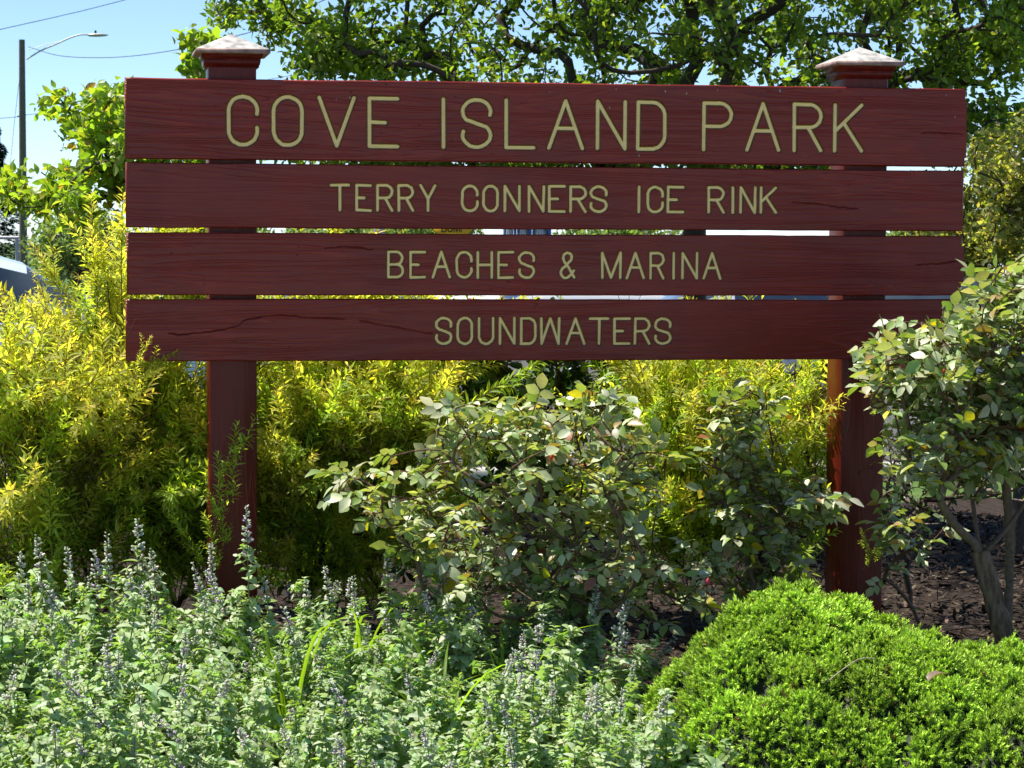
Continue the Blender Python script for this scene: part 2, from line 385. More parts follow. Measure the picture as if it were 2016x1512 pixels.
M_LAWN = noise_mat("lawn", (0.035, 0.075, 0.012), (0.075, 0.13, 0.025), 3.0, 0.9, 0.5, 0.2, dist=0.05)
M_ROAD = noise_mat("asphalt", (0.05, 0.05, 0.052), (0.085, 0.085, 0.088), 60, 0.85, 0.3, 0.3)
M_KERB = noise_mat("concrete", (0.32, 0.31, 0.29), (0.45, 0.44, 0.41), 25, 0.85, 0.2, 0.3)
M_POLE = noise_mat("pole_wood", (0.09, 0.075, 0.062), (0.20, 0.175, 0.15), 12, 0.9, 0.4, 0.2, stretch=(6, 6, 0.4))
M_GREY = noise_mat("galvanised_metal", (0.30, 0.31, 0.32), (0.42, 0.43, 0.44), 20, 0.45, 0.05, 0.5, metal=0.3)
M_WIRE = noise_mat("cable", (0.02, 0.02, 0.022), (0.05, 0.05, 0.055), 20, 0.6, 0.0)


# ================================================================== ground, road, bed
def sheet(name, x0, x1, y0, y1, z, mat, n=1):
    g = G(); g.add([[x0, y0, z], [x1, y0, z], [x1, y1, z], [x0, y1, z]], [[0, 1, 2, 3]])
    return tag(part(name, g, mat), kind="structure")
sheet("ground", -900, 900, -400, 1600, GROUND-0.012, M_LAWN)
sheet("road", -200, 200, 9.2, 70, GROUND-0.004, M_ROAD)
sheet("sidewalk", -60, 60, -9.5, -4.9, GROUND-0.002, M_KERB)
sheet("plaza", -70, 9, -110, -9.54, GROUND-0.006, M_KERB)
g = G()
box(g, (0, 9.1, GROUND+0.04), (160, 0.16, 0.14), bev=0.02)
tag(part("kerb", g, M_KERB), kind="structure")

# the bed itself
g = G(); nx, ny = 110, 110
X, Y = np.meshgrid(np.linspace(-4.4, 6.6, nx), np.linspace(-4.2, 7.6, ny))
rng = np.random.default_rng(3)
Zb = bed_h(X, Y)+0.012*np.sin(X*5.1+1.3*np.sin(Y*3))*np.sin(Y*4.3)+0.006*(rng.random(X.shape)-0.5)
i, j = np.meshgrid(np.arange(nx-1), np.arange(ny-1)); a = (j*nx+i).ravel()
g.add(np.stack([X, Y, Zb], -1).reshape(-1, 3), np.stack([a, a+1, a+nx+1, a+nx], 1))
tag(part("flower_bed", g, M_SOIL, smooth=True), kind="structure")

# shredded bark over the bed
rng = np.random.default_rng(11)
n = 40000
mx_ = np.concatenate([rng.uniform(-2.2, 4.6, n//2), rng.uniform(1.3, 4.2, n//2)]); my_ = np.concatenate([rng.uniform(-2.3, 4.2, n//2), rng.uniform(-0.8, 5.8, n//2)])
O = np.stack([mx_, my_, bed_h(mx_, my_)+0.012+0.02*rng.random(n)], 1)
ax = unit(rng.normal(size=(n, 3))*np.array([1, 1, 0.28])); nr = unit(rng.normal(size=(n, 3))*0.4+np.array([0, 0, 1]))
CH = (np.array([[-.5, -.12, 0], [-.1, -.16, .03], [.5, -.06, 0], [.45, .1, .02], [-.05, .14, .05], [-.48, .08, .01]]), np.array([[0, 1, 5], [1, 4, 5], [1, 3, 4], [1, 2, 3]]))
g = G(); put(g, CH, O, frames(ax, nr), 0.014+0.042*rng.random(n)**2, vary(rng, [(.034, .022, .016), (.062, .042, .030), (.018, .012, .009), (.15, .115, .085), (.22, .18, .13)], n, [.42, .3, .2, .06, .02], .3))
tag(part("mulch", g, M_CHIP), "dark shredded bark mulch covering the flower bed", "mulch", kind="stuff")

# ================================================================== the sign
def arc(cx, cy_, rx, ry, a0, a1, n=16):
    t = np.radians(np.linspace(a0, a1, n)); return [(cx+rx*math.cos(v), cy_+ry*math.sin(v)) for v in t]
def glyph(ch, a):
    """strokes of a routed letter in a box one wide and a high"""
    r = .5
    if ch == 'C': return [arc(.5, a-r, .5, r, -12, 180)+arc(.5, r, .5, r, 180, 372)]
    if ch == 'O': return [arc(.5, a-r, .5, r, 0, 180)+arc(.5, r, .5, r, 180, 360)+[(1, a-r)]]
    if ch == 'U': return [[(0, a)]+arc(.5, r, .5, r, 180, 360)+[(1, a)]]
    if ch == 'S': return [arc(.5, .75*a, .5, .25*a, -18, 225, 22)[:-1]+spline([(.5+.5*math.cos(R_(225)), .75*a+.25*a*math.sin(R_(225))), (.5, .5*a), (.5+.5*math.cos(R_(45)), .25*a+.25*a*math.sin(R_(45)))], 7).tolist()+arc(.5, .25*a, .5, .25*a, 45, -198, 22)[1:]]
    if ch == 'V': return [[(0, a), (.5, 0), (1, a)]]
    if ch == 'E': return [[(1, a), (0, a), (0, 0), (1, 0)], [(0, .5*a), (.55, .5*a)]]
    if ch == 'I': return [[(.5, 0), (.5, a)]]
    if ch == 'L': return [[(0, a), (0, 0), (1, 0)]]
    if ch == 'A': return [[(0, 0), (.5, a), (1, 0)], [(.22, .42*a), (.78, .42*a)]]
    if ch == 'N': return [[(0, 0), (0, a), (1, 0), (1, a)]]
    if ch == 'D': return [[(0, 0), (0, a), (.5, a)]+arc(.5, a-.5, .5, .5, 90, 0)+arc(.5, .5, .5, .5, 0, -90)+[(0, 0)]]
    if ch == 'P': return [[(0, 0), (0, a), (.55, a)]+arc(.55, .75*a, .45, .25*a, 90, -90)+[(0, .5*a)]]
    if ch == 'R': return [[(0, 0), (0, a), (.55, a)]+arc(.55, .75*a, .45, .25*a, 90, -90)+[(0, .5*a)], [(.52, .5*a), (1, 0)]]
    if ch == 'B': return [[(0, 0), (0, a), (.55, a)]+arc(.55, .75*a, .40, .25*a, 90, -90)+[(0, .5*a)], [(.55, .5*a)]+arc(.55, .25*a, .45, .25*a, 90, -90)+[(0, 0)]]
    if ch == 'K': return [[(0, 0), (0, a)], [(1, a), (0, .42*a)], [(.33, .60*a), (1, 0)]]
    if ch == 'T': return [[(0, a), (1, a)], [(.5, a), (.5, 0)]]
    if ch == 'Y': return [[(0, a), (.5, .48*a), (1, a)], [(.5, .48*a), (.5, 0)]]
    if ch == 'H': return [[(0, 0), (0, a)], [(1, 0), (1, a)], [(0, .5*a), (1, .5*a)]]
    if ch == 'M': return [[(0, 0), (0, a), (.5, 0), (1, a), (1, 0)]]
    if ch == 'W': return [[(0, a), (.04, 0), (.5, a), (.96, 0), (1, a)]]
    if ch == '&': return [spline([(1, .02*a), (.55, .42*a), (.2, .72*a), (.24, .92*a), (.5, a), (.76, .9*a), (.74, .72*a), (.4, .5*a), (.05, .32*a), (.02, .14*a), (.25, .0), (.55, .02*a), (.82, .2*a), (.95, .28*a)], 50).tolist()]
    raise ValueError(ch)

ROWS = [  # board z top, z bottom, left end, right end; letter tops and bottoms at the two ends of the row; stroke radius; letters with their left and right edges
 dict(z=(1.7075, 1.4817), x=(0.000, 2.443), yl=(444, 183.4, 290.5), yr=(1700, 201.6, 303), r=.0082, t=[('C', 445, 513), ('O', 533.7, 600.7), ('V', 623, 703), ('E', 722, 788), ('I', 867, 879), ('S', 905, 971), ('L', 991, 1055.5), ('A', 1074.6, 1151.4), ('N', 1170.5, 1235.4), ('D', 1250, 1313.5), ('P', 1379.5, 1443.7), ('A', 1464, 1537), ('R', 1556.6, 1620), ('K', 1637, 1700)],
      cracks=[[(1815, 262), (1850, 261), (1880, 263), (1897, 264)]]),
 dict(z=(1.4702, 1.2916), x=(0.001, 2.440), yl=(648, 360, 418), yr=(1531, 365.5, 423), r=.0063, t=[('T', 648, 691), ('E', 698, 734), ('R', 739.6, 776.7), ('R', 781, 817), ('Y', 824, 861), ('C', 906, 944.4), ('O', 948, 984), ('N', 989.6, 1026.7), ('N', 1037, 1074.6), ('E', 1077, 1115.6), ('R', 1119, 1157), ('S', 1159, 1198), ('I', 1252.8, 1263), ('C', 1271, 1309), ('E', 1311, 1349), ('R', 1391, 1428), ('I', 1437.5, 1448), ('N', 1453.5, 1490.6), ('K', 1494, 1531.6)],
      cracks=[[(1560, 398), (1600, 401), (1650, 408), (1690, 411)]]),
 dict(z=(1.2778, 1.1029), x=(0.003, 2.438), yl=(761, 491.7, 549.7), yr=(1423, 494.9, 552), r=.0060, t=[('B', 761, 797.6), ('E', 804.5, 841), ('A', 849, 889.6), ('C', 895.8, 933), ('H', 937, 973), ('E', 978, 1014.6), ('S', 1019, 1055.6), ('&', 1101, 1135.8), ('M', 1182.6, 1225.7), ('A', 1231, 1272), ('R', 1277.8, 1311), ('I', 1323, 1331.6), ('N', 1341, 1377), ('A', 1383, 1423)],
      cracks=[[(640, 489), (680, 486), (735, 490)], [(1805, 522), (1850, 519), (1892, 514)]]),
 dict(z=(1.0916, 0.9171), x=(-0.001, 2.437), yl=(855.5, 622, 681), yr=(1325.7, 623.7, 680.5), r=.0060, t=[('S', 855.5, 893), ('O', 898, 934), ('U', 940, 976), ('N', 981, 1018), ('D', 1023, 1059), ('W', 1062.6, 1106.4), ('A', 1113.4, 1156), ('T', 1159, 1203), ('E', 1207.5, 1245), ('R', 1248, 1284), ('S', 1288, 1325.7)],
      cracks=[[(332, 657), (372, 658), (422, 651), (462, 643), (488, 629), (549, 621), (610, 624), (680, 628)], [(709, 632), (760, 641), (851, 657)]]),
]
THICK = 0.038
sign = thing("park_sign", (1.22, 0.1, 0.0), "large dark red timber park sign with four carved boards on two capped posts", "sign")
def seg_dist(P, A, B):
    d = B-A; L2 = np.maximum((d*d).sum(1), 1e-12)
    t = np.clip(((P[:, None]-A[None])*d[None]).sum(2)/L2[None], 0, 1)
    q = A[None]+t[..., None]*d[None]
    return np.sqrt(((P[:, None]-q)**2).sum(2)).min(1)
def strip(rng, g, xs, zb, zt, seed):
    """a plain piece of board front between two edges (arrays of z)"""
    n = len(xs); V = np.concatenate([np.stack([xs, np.zeros(n), zb], 1), np.stack([xs, np.zeros(n), zt], 1)])
    a = np.arange(n-1); g.add(V, np.stack([a, a+1, a+n+1, a+n], 1), (0, 0, seed))
GROUPED = []
for ri, row in enumerate(ROWS):
    rng = np.random.default_rng(50+ri); seed = 0.13+0.21*ri
    zt, zb = row['z']; x0, x1 = row['x']; r = row['r']; D = r*0.85
    tiles = []        # (xa, xb, segments A, B, kind)
    yl, yr = row['yl'], row['yr']
    for ch, pa, pb in row['t']:
        f = lambda px, k: yl[k]+(yr[k]-yl[k])*(px-yl[0])/(yr[0]-yl[0])
        pm = (pa+pb)/2
        xa, xb = on_y(pa, 480)[0], on_y(pb, 480)[0]
        za, zc = on_y(pm, f(pm, 2))[2], on_y(pm, f(pm, 1))[2]
        if ch == 'I': xm = (xa+xb)/2; xa, xb = xm-r-.0005, xm+r+.0005
        wq, hq = (xb-xa)-2*r, (zc-za)-2*r
        A, B = [], []
        for st in glyph(ch, (hq/wq) if ch != 'I' else 1.0):
            st = np.array(st, float)
            if ch == 'I': pts = np.stack([np.full(len(st), (xa+xb)/2), za+r+st[:, 1]*hq], 1)
            else: pts = np.stack([xa+r+st[:, 0]*wq, za+r+st[:, 1]*wq], 1)
            pts = pts+rng.normal(size=pts.shape)*0.0004
            A.append(pts[:-1]); B.append(pts[1:])
        tiles.append([xa, xb, np.concatenate(A), np.concatenate(B), 'letter', (za, zc)])
    for ck in row['cracks']:
        pts = np.array([on_y(*q)[[0, 2]] for q in ck]); pts = spline(pts, 5*len(ck)); pts[1:-1] += rng.normal(size=pts[1:-1].shape)*0.0012
        tiles.append([pts[:, 0].min()-.006, pts[:, 0].max()+.006, pts[:-1], pts[1:], 'crack', (pts[:, 1].min(), pts[:, 1].max())])
    tiles.sort(key=lambda t: t[0])
    # merge tiles that touch into one patch of fine mesh
    patches = []
    for t in tiles:
        if patches and t[0]-.004 < patches[-1][1]: patches[-1][2].append(t); patches[-1][1] = max(patches[-1][1], t[1]+.003)
        else: patches.append([t[0]-.003, t[1]+.003, [t]])
    bz0 = max(min(t[5][0] for t in tiles)-.006, zb+.006); bz1 = min(max(t[5][1] for t in tiles)+.006, zt-.006)
    c = 0.0030      # worn edge
    step = .02; gb = G(); letters = []
    xs = np.linspace(x0+c, x1-c, 130)
    wob_t = zt-c+0.0009*np.cumsum(rng.normal(size=130))*0.25; wob_t += (zt-c)-wob_t.mean()
    wob_b = zb+c+0.0009*np.cumsum(rng.normal(size=130))*0.25; wob_b += (zb+c)-wob_b.mean()
    strip(rng, gb, xs, np.full(130, bz1), wob_t, seed); strip(rng, gb, xs, wob_b, np.full(130, bz0), seed)
    cur = x0+c
    for xa, xb, ts in patches+[[x1-c, x1-c, []]]:
        if xa > cur+1e-6: strip(rng, gb, np.array([cur, xa]), np.full(2, bz0), np.full(2, bz1), seed)
        cur = xb
        if not ts: continue
        res = .0016
        nx_, nz_ = max(2, int((xb-xa)/res)), int((bz1-bz0)/res)
        if all(t[4] == 'crack' for t in ts): nx_ = max(2, int((xb-xa)/.0026)); nz_ = int((bz1-bz0)/.0013)
        gx, gz = np.linspace(xa, xb, nx_+1), np.linspace(bz0, bz1, nz_+1)
        XX, ZZ = np.meshgrid(gx, gz); Pq = np.stack([XX.ravel(), ZZ.ravel()], 1)
        yy = np.zeros(len(Pq)); gold = np.zeros(len(Pq)); dark = np.zeros(len(Pq)); owner = np.full(len(Pq), -1); best = np.full(len(Pq), 1e9)
        for k, t in enumerate(ts):
            sel = (Pq[:, 0] > t[0]-.02) & (Pq[:, 0] < t[1]+.02)
            d = np.full(len(Pq), 1.0)
            ids = np.where(sel)[0]
            for s in range(0, len(ids), 20000): d[ids[s:s+20000]] = seg_dist(Pq[ids[s:s+20000]], t[2], t[3])
            if t[4] == 'letter':
                rag = 1+0.05*np.sin(Pq[:, 0]*900)*np.sin(Pq[:, 1]*700)
                q = d/(r*rag); yy = np.maximum(yy, np.where(q < 1, D*np.sqrt(np.clip(1-q**2.4, 0, 1)), 0))
                gold = np.maximum(gold, np.clip((0.68-q)/0.14, 0, 1)); dark = np.maximum(dark, np.clip((1.10-q)/0.16, 0, 1))
                m_ = (q < 1.04) & (d < best); owner[m_] = k; best = np.where(m_, d, best)
            else:
                wdt = .0016*(0.6+0.6*np.abs(np.sin(Pq[:, 0]*31+k)))
                e = np.clip(1-d/wdt, 0, 1); yy = np.maximum(yy, e*.006); gold = np.where(e > .25, -0.45, gold)
        V = np.stack([Pq[:, 0], yy, Pq[:, 1]], 1); C_ = np.stack([gold, dark, np.full(len(Pq), seed)], 1)
        ii, jj = np.meshgrid(np.arange(nx_), np.arange(nz_)); a = (jj*(nx_+1)+ii).ravel(); Fq = np.stack([a, a+1, a+nx_+2, a+nx_+1], 1)
        fo = owner[Fq].max(1)
        def sub(mask):
            used, inv = np.unique(Fq[mask].ravel(), return_inverse=True); q = G(); q.add(V[used], inv.reshape(-1, 4), C_[used]); return q
        if (fo < 0).any():
            used, inv = np.unique(Fq[fo < 0].ravel(), return_inverse=True); gb.add(V[used], inv.reshape(-1, 4), C_[used])
        for k, t in enumerate(ts):
            if t[4] == 'letter' and (fo == k).any(): letters.append(sub(fo == k))
    # edges and back of the board
    ye, yb = c, THICK
    xe = np.concatenate([[x0], xs[1:-1], [x1]])
    def loop(y, xx, zt_, zb_): return np.concatenate([np.stack([xx, np.full(130, y), zb_], 1), np.stack([xx[::-1], np.full(130, y), zt_[::-1]], 1)])
    l0 = loop(0, xs, wob_t, wob_b); l1 = loop(ye, xe, wob_t+c, wob_b-c); l2 = loop(yb, xe, wob_t+c, wob_b-c)
    n_ = 260; a = np.arange(n_); b = (a+1) % n_
    gb.add(np.concatenate([l0, l1, l2]), np.concatenate([np.stack([a, a+n_, b+n_, b], 1), np.stack([a+n_, a+2*n_, b+2*n_, b+n_], 1)]), (0, 0, seed))
    a = np.arange(129); gb.add(l2, np.stack([a, 259-a, 258-a, a+1], 1), (0, 0, seed))
    bo = part("board", gb, M_BOARD, sign)
    for q in letters: part("letter", q, M_BOARD, bo, smooth=True)
    # bird marks and paint chips on the top board
    if ri == 0:
        for px, py, s in ((1083, 181, 4.5), (1103, 186, 3), (1200, 212, 7), (1213, 176, 4), (1310, 180, 6), (1352, 184, 6), (1413, 177, 5), (1536, 179, 9), (1863, 188, 5), (1880, 230, 5), (1258, 305, 7), (689, 192, 5), (662, 196, 4), (877, 178, 3)):
            p0 = on_y(px, py); q = G(); k = 9; th = np.arange(k)*2*math.pi/k; rr = s/690*0.32*(0.6+0.7*rng.random(k))
            V = np.concatenate([[[p0[0], -.0022, p0[2]]], np.stack([p0[0]+rr*np.cos(th)*.7, np.full(k, .0002), p0[2]+rr*np.sin(th)*1.5], 1)])
            q.add(V, np.array([[0, 1+(i+1) % k, 1+i] for i in range(k)])); part("white_fleck", q, M_CAP, bo, smooth=True)

# posts and caps
PWD, PDP = 0.133, 0.138; PY = THICK+0.0008+PDP/2
for pi, px_ in enumerate((0.2315+0.0665, 2.0855+0.0655)):
    rng = np.random.default_rng(70+pi); seed = 0.93+.05*pi
    g = G(); hw, hd, ch = PWD/2, PDP/2, 0.004
    zs = np.linspace(-0.25, 1.748, 60)
    sec = np.array([[-hw+ch, -hd], [hw-ch, -hd], [hw, -hd+ch], [hw, hd-ch], [hw-ch, hd], [-hw+ch, hd], [-hw, hd-ch], [-hw, -hd+ch]])
    V = []
    for z in zs: V.append(np.concatenate([sec+np.array([px_, PY])+rng.normal(size=(1, 2))*0.0003, np.full((8, 1), z)], 1))
    V = np.concatenate(V); F = [[i*8+j, i*8+(j+1) % 8, i*8+8+(j+1) % 8, i*8+8+j] for i in range(59) for j in range(8)]
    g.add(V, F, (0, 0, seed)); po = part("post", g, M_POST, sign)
    # stepped moulding
    def sq_rings(prof, gg, col):
        V = []; 
        for h, z in prof: V += [[px_-h, PY-h, z], [px_+h, PY-h, z], [px_+h, PY+h, z], [px_-h, PY+h, z]]
        F = [[i*4+j, i*4+(j+1) % 4, i*4+4+(j+1) % 4, i*4+4+j] for i in range(len(prof)-1) for j in range(4)]
        gg.add(V, F, col)
    dz = 0.0 if pi == 0 else -0.002
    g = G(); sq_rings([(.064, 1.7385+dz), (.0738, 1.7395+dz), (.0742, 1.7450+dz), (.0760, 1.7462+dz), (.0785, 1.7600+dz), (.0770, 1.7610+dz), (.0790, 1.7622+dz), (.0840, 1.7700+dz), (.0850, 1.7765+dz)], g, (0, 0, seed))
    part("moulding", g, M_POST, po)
    g = G(); sq_rings([(.080, 1.7762+dz), (.1025, 1.7770+dz), (.1035, 1.7785+dz), (.1030, 1.7872+dz), (.1010, 1.7890+dz)], g, (1, 1, 1))
    part("cap_rim", g, M_CAP_EDGE, po)
    g = G(); k = 6; prof = [(.1008, 1.7889+dz)]+[(.1008*(1-f)+.003*f, 1.789+dz+(0.047)*f) for f in np.linspace(.02, 1, k)]+[(.0004, 1.8368+dz)]
    sq_rings(prof, g, (1, 1, 1)); part("cap", g, M_CAP, po)

# ================================================================== plants
def obj_matrix(p, Fr, s):
    M = np.eye(4); M[:3, :3] = Fr*s; M[:3, 3] = p; return Matrix(M.tolist())
def up_frame(d, spin):
    """frame whose Z axis is d, turned by spin about it"""
    d = unit(d); a, b = perp(d); x = a*math.cos(spin)+b*math.sin(spin); return np.stack([x, np.cross(d, x), d], -1)

# ---------------------------------------------------------------- roses
ROSE_COLS = [(.28, .35, .15), (.40, .45, .27), (.20, .30, .08), (.50, .53, .38), (.62, .56, .04), (.30, .21, .07), (.32, .10, .05)]
ROSE_W = [.30, .28, .22, .14, .038, .018, .004]
rng = np.random.default_rng(5)
ROSE_MESH = []
for i in range(14):
    c = ROSE_COLS[rng.choice(7, p=ROSE_W)] if i > 3 else ROSE_COLS[i]
    if i == 4: c = ROSE_COLS[4]
    tm = leaf_template([(0, 0), (.12, .16+.02*rng.random()), (.32, .27+.05*rng.random()), (.55, .28+.05*rng.random()), (.78, .18+.03*rng.random()), (.92, .08), (1, 0)], .10+.5*rng.random(), .05+.55*rng.random()**1.5, .05)
    g = G(); g.add(tm[0]+np.array([0, 0, 0.0]), tm[1], np.asarray(c)*(0.85+.3*rng.random())); ROSE_MESH.append(g.mesh("leaf", M_ROSE, True))
ROSE_WT = np.array([3, 3, 2.5, 2, .5]+[1.0]*9); ROSE_WT /= ROSE_WT.sum()

def compound_leaves(rng, P, D, size, n_leaf=5, up=0.75):
    """leaflet origins, frames and sizes for compound leaves that start at P and head along D"""
    n = len(P); D = unit(D); nrm = unit(np.array([0, 0, 1.0])*up+rand_unit(rng, n)*0.55)
    Fr = frames(D, nrm); X, Y, Zf = Fr[..., 0], Fr[..., 1], Fr[..., 2]
    S = size*(0.58+0.78*rng.random(n)**1.5); O = []; A = []; NN = []; SS = []; RA = []
    lay = [(1.15, 0, 1.0), (.85, 1, .86), (.85, -1, .86), (.35, 1, .7), (.35, -1, .7)][:n_leaf]
    for f, s, k in lay:
        base = P+X*(S*f*1.0)[:, None]-Zf*(S*f*f*.12)[:, None]
        dirn = unit(X*(1.0 if s == 0 else .42)+Y*s*1.0+rand_unit(rng, n)*.22-Zf*.12)
        O.append(base); A.append(dirn); NN.append(unit(Zf+rand_unit(rng, n)*.38)); SS.append(S*k)
    tipv = P+X*(S*1.15)[:, None]-Zf*(S*1.3*.12)[:, None]
    return np.concatenate(O), np.concatenate(A), np.concatenate(NN), np.concatenate(SS), (P, tipv)

def rose_bush(label, base, blobs, Z, dz, n_t, seed, leaf=0.045, n_obj=300, trunk=None, tip_r=.0016, rmax=.011, canes=5, per=2, buds=()):
    rng = np.random.default_rng(seed); root = thing("rose_bush", base, label, "rose bush")
    T = in_blobs(rng, n_t, blobs, Z, dz); T[:, 2] = np.maximum(T[:, 2], 0.06)
    gw = G(); Os = []; As = []; Ns = []; Ss = []
    if trunk is None:
        # several canes from the ground: share the targets out by direction
        ang = np.arctan2(T[:, 1]-base[1], T[:, 0]-base[0])+rng.random(len(T))*1.2; grp = (((ang+math.pi)/(2*math.pi)*canes).astype(int)) % canes
        starts = [np.array([base, base+np.array([.05*math.cos(k*6.28/canes+1), .05*math.sin(k*6.28/canes+1), .08])])+rng.normal(size=(1, 3))*[.06, .04, 0] for k in range(canes)]
    else:
        starts = trunk; ends = np.array([t_[-1] for t_ in trunk]); grp = np.argmin(np.linalg.norm(T[:, None]-ends[None], axis=2)+.1*rng.random((len(T), len(trunk))), 1)
    for k, st in enumerate(starts):
        Tk = T[grp == k]
        if len(Tk) < 2: continue
        P, par, tips = grow(st, Tk, rng, .045, .35, .12); r = radii(par, tips, tip_r, .42, rmax)
        age = np.clip((r[1:]-tip_r*1.2)/(rmax*.5), 0, 1)[:, None]
        col = np.array([.11, .055, .03])*(1-age)+np.array([.14, .105, .075])*age
        col = np.concatenate([col[:1]*0+np.array([.14, .105, .075]), col])
        i = np.arange(1, len(P)); edges_tube(gw, P[par[i]], P[i], r[par[i]]*.5+r[i]*.5, r[i], 6, col[i])
        for tp in tips:
            q = tp; back = rng.integers(1, 4)
            d0 = unit(P[tp]-P[par[tp]])
            for m in range(per):
                dd = unit(d0*.5+rand_unit(rng, 1)[0]*[1, 1, .45]+[0, 0, .12]); Os.append(P[q]); As.append(dd)
                for _ in range(back):
                    if par[q] > 0: q = par[q]
    Pn, Dn = np.array(Os), np.array(As)
    O, A, NN, S, (ra, rb) = compound_leaves(rng, Pn, Dn, leaf)
    edges_tube(gw, ra, rb, .0010, .0007, 4, np.tile([.10, .09, .04], (len(ra), 1)))
    part("cane", gw, M_BARKC, root, kind="stuff" if trunk is None else None)
    if trunk is not None:
        gt = G(); tube(gt, spline([base-np.array([0, 0, .05]), at(1985, 1290, Z), at(1952, 1165, Z), at(1930, 1085, Z)], 22), np.linspace(.030, .021, 22)*(1+.16*rng.random(22)), 11, (.14, .10, .072), jitter=.28, rng=rng); part("trunk", gt, M_BARK, root, True)
    Fr = frames(A, NN); near = np.argsort(depth(O)-1.2*S+0.15*rng.random(len(O))); pick = near[:n_obj]; rest = near[n_obj:]
    vi = rng.choice(len(ROSE_MESH), len(pick), p=ROSE_WT)
    for k, i in enumerate(pick): link("leaf", ROSE_MESH[vi[k]], root, obj_matrix(O[i], Fr[i], S[i]))
    if len(rest):
        g = G(); put(g, ROSE_LEAF, O[rest], Fr[rest], S[rest], vary(rng, ROSE_COLS, len(rest), ROSE_W, .22)); part("foliage", g, M_ROSE, root, True, "stuff")
    for (px, py, zz, sz, c) in buds:
        b = at(px, py, zz); g = G(); n = 7
        pr = np.array([(0, .25), (.15, .75), (.4, 1.0), (.65, .85), (.85, .5), (1, .08)]); pts = b+np.outer(pr[:, 0], [0.12, 0, 1])*sz
        tube(g, pts, pr[:, 1]*sz*.34, 8, c); part("bud", g, M_PETAL, root, True)
        g = G(); tube(g, [b, b-np.array([.02*sz*10, 0, 1.4*sz]), b-np.array([.02*sz*20, -.01, 3.0*sz])], .0016, 5, (.09, .10, .04)); part("bud_stalk", g, M_STEM, root)
    return root

rose_bush("wide rose bush of pale green leaves growing under the middle of the sign", ground_pt(1110, 6.33), [(1060, 905, 215, 130), (760, 965, 110, 75), (1230, 945, 92, 95), (1150, 1080, 230, 110), (920, 1040, 140, 90), (1372, 1165, 50, 55), (885, 805, 40, 60), (1190, 790, 45, 60), (1010, 830, 110, 50), (1270, 1170, 120, 60), (1080, 1170, 150, 60), (900, 1130, 110, 60)],
          6.33, .26, 470, 21, .039, buds=((1393, 1152, 6.2, .020, (.55, .06, .13)), (1085, 905, 6.12, .014, (.6, .06, .03)), (1133, 830, 6.2, .018, (.10, .13, .05))))
rose_bush("dark shaded rose bush beside the post in the shadow of the boards", ground_pt(1510, 6.78), [(1480, 830, 70, 80), (1440, 930, 75, 90), (1520, 1010, 105, 120), (1600, 990, 65, 45), (1480, 1120, 110, 70)],
          6.81, .08, 190, 22, .040, buds=())
tb = ground_pt(2030, 6.32); rt = np.random.default_rng(25)
fork = at(1932, 1092, 6.32)
tr = [spline([at(1975, 1245, 6.32), fork, at(1880, 1035, 6.25), at(1850, 985, 6.2)], 8), spline([fork, at(1922, 1040, 6.35), at(1915, 985, 6.4)], 6), spline([fork, at(1975, 1050, 6.38), at(2022, 985, 6.45)], 7), spline([ground_pt(1990, 6.5), at(1988, 1100, 6.5), at(1980, 950, 6.45), at(1962, 860, 6.4)], 9)]
rose_right = rose_bush("tall rose bush with pale leaves on a thick bare trunk, overlapping the boards' end", tb, [(1905, 720, 150, 110), (1990, 640, 110, 100), (1790, 730, 85, 65), (1960, 850, 160, 110), (1850, 870, 110, 90), (2090, 780, 130, 150), (2110, 640, 80, 60), (1825, 660, 70, 45), (1985, 565, 70, 45), (1750, 700, 45, 40), (1735, 770, 35, 40)],
          6.32, .26, 720, 23, .040, trunk=tr, rmax=.0125, buds=((1892, 577, 6.2, .016, (.10, .13, .06)), (1876, 602, 6.2, .014, (.13, .15, .07)), (1858, 735, 6.1, .012, (.5, .04, .03)), (1858, 612, 6.15, .014, (.10, .13, .06))))
rose_bush("small rose sucker with a few pale leaves at the foot of the post", ground_pt(1745, 6.95), [(1780, 1060, 70, 50), (1850, 1045, 40, 25), (1745, 1120, 30, 40), (1770, 1010, 60, 30)], 6.92, .10, 20, 24, .042, canes=2)

